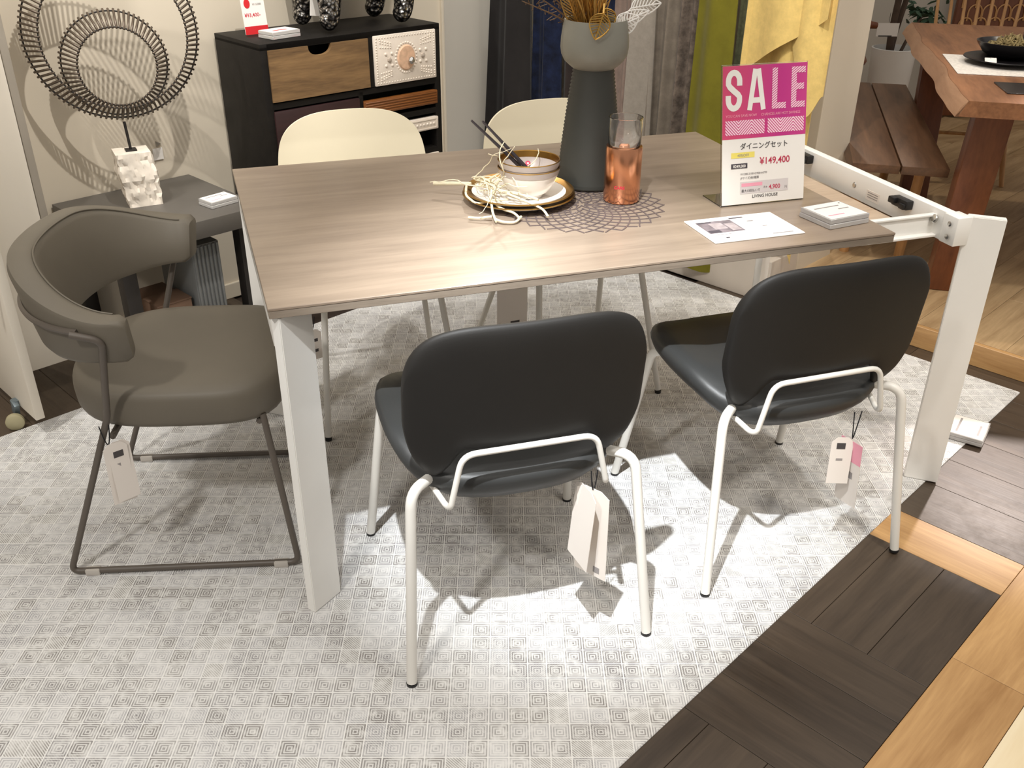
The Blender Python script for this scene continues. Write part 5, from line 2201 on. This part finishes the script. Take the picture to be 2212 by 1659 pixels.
# fish-scale screen at the far wall
fs = thing('scale_screen', 'dark red screen with gold fish scale pattern against the far wall', 'screen', (4.45, 3.30, PZ), a)
bm = BM()
box(bm, (0.35, 0, 0.5), (0.78, 0.03, 0.99), None, 0.003)
obj('panel', bm, M['redwood'], fs)
for i in range(8):
    for j in range(8):
        bm = BM()
        cx, cz = 0.03 + 0.092 * i + (0.046 if j % 2 else 0), 0.38 + 0.075 * j
        pts = [(cx - 0.043, -0.019, cz - 0.03), (cx - 0.043, -0.019, cz + 0.02)]
        for q in range(1, 9):
            an = PI - PI * q / 9
            pts.append((cx + 0.043 * math.cos(an), -0.019, cz + 0.02 + 0.043 * math.sin(an)))
        pts += [(cx + 0.043, -0.019, cz + 0.02), (cx + 0.043, -0.019, cz - 0.03)]
        tube(bm, pts, 0.0045, 5)
        obj('scale', bm, M['light_wood'], fs)

# tableware of the background table
LZ = PZ + top_ + 0.0003


def on_lt(x, y, z=LZ):
    return TB + e1 * x + e2 * y + Vector((0, 0, z))


pm = thing('placemat', 'rough white woven placemat on the walnut live edge table', 'placemat', on_lt(0.657, 0.30), ta)
bm = BM()
box(bm, (0, 0, 0.0015), (0.40, 0.49, 0.003), None, 0.001, 1)
obj('weave', bm, M['linen_mat'], pm)
pl_ = on_lt(0.70, 0.255, LZ + 0.0035)
g = thing('plate', 'large black plate on the white woven placemat', 'plate', pl_)
bm = BM()
lathe(bm, [(0, 0), (0.07, 0), (0.125, 0.014), (0.150, 0.020), (0.149, 0.023), (0.122, 0.018), (0.07, 0.006), (0, 0.006)], 44)
obj('plate_body', bm, M['black_ceramic'], g)
g = thing('bowl', 'shallow black bowl of dried moss on the black plate', 'bowl', (pl_.x + 0.055, pl_.y + 0.055, pl_.z + 0.0085))
bm = BM()
lathe(bm, [(0, 0), (0.05, 0), (0.09, 0.02), (0.115, 0.052), (0.118, 0.060), (0.113, 0.060), (0.086, 0.026), (0.045, 0.008), (0, 0.008)], 44)
obj('bowl_body', bm, M['black_ceramic'], g)
ms = tag(BM() and bpy.data.objects.new('dried_moss', bpy.data.meshes.new('dried_moss')), 'dried moss piled in the shallow black bowl', 'moss')
ms['kind'] = 'stuff'
bm = BM()
rnd = random.Random(21)
for k in range(260):
    a_, r_ = rnd.uniform(0, 2 * PI), 0.078 * math.sqrt(rnd.random())
    c_ = Vector((r_ * math.cos(a_), r_ * math.sin(a_), 0.030 + 0.045 * (1 - (r_ / 0.08) ** 2) * rnd.uniform(0.5, 1.1)))
    dv = Vector((rnd.uniform(-1, 1), rnd.uniform(-1, 1), rnd.uniform(-0.3, 1))).normalized() * 0.016
    tube(bm, [c_ - dv, c_, c_ + dv], [0.0025, 0.0045, 0.001], 5)
bm.to_mesh(ms.data)
bm.free()
ms.data.materials.append(M['moss'])
C.objects.link(ms)
ms.location = (pl_.x + 0.055, pl_.y + 0.055, pl_.z + 0.010)
g = thing('price_tag', 'tiny white tag on the rim of the black plate', 'tag', on_lt(0.615, 0.185, LZ + 0.022), math.radians(-30))
bm = BM()
box(bm, (0, 0, 0.004), (0.040, 0.002, 0.022), Matrix.Rotation(-0.9, 3, 'X'))
obj('card', bm, M['paper'], g, False)
bm = BM()
tube(bm, [(0, 0.005, 0.010), (0, 0.02, 0.004)], 0.001, 5)
obj('cord', bm, M['string'], g)
mn = thing('menu_card', 'glossy dark menu card at the near edge of the walnut table', 'card', on_lt(0.24, 0.262), ta + 0.06)
bm = BM()
box(bm, (0, 0, 0.002), (0.18, 0.21, 0.004), None, 0.001, 1)
obj('cover', bm, M['menu'], mn)
bm = BM()
for k in range(8):
    box(bm, (-0.04 + 0.012 * k, -0.028, 0.0043), (0.006, 0.006, 0.0004))
obj('print_line', bm, M['ink_soft'], mn, False)
bv2 = thing('vase', 'grey bark-textured vase standing at the right frame edge on the walnut table', 'vase', on_lt(1.10, 0.445))
bm = BM()
lathe(bm, [(0, 0), (0.055, 0), (0.062, 0.01), (0.060, 0.12), (0.056, 0.30), (0.05, 0.30), (0.052, 0.02), (0, 0.02)], 36)
obj('vase_body', bm, M['vase'], bv2)
bm = BM()
for zz in (0.06, 0.13, 0.20, 0.27):
    lathe(bm, [(0.060, zz - 0.004), (0.0632, zz), (0.060, zz + 0.004)], 36)
obj('band', bm, M['vase'], bv2)
g = thing('cup', 'small amber glass cup at the right frame edge on the white placemat', 'cup', on_lt(0.60, 0.395, LZ + 0.0035))
bm = BM()
lathe(bm, [(0, 0), (0.018, 0), (0.026, 0.02), (0.027, 0.042), (0.024, 0.042), (0.022, 0.02), (0, 0.005)], 28)
obj('cup_body', bm, M['amber'], g)
bm = BM()
lathe(bm, [(0.0255, 0.0415), (0.0275, 0.0432), (0.0238, 0.0432)], 28)
obj('rim', bm, M['amber'], g)
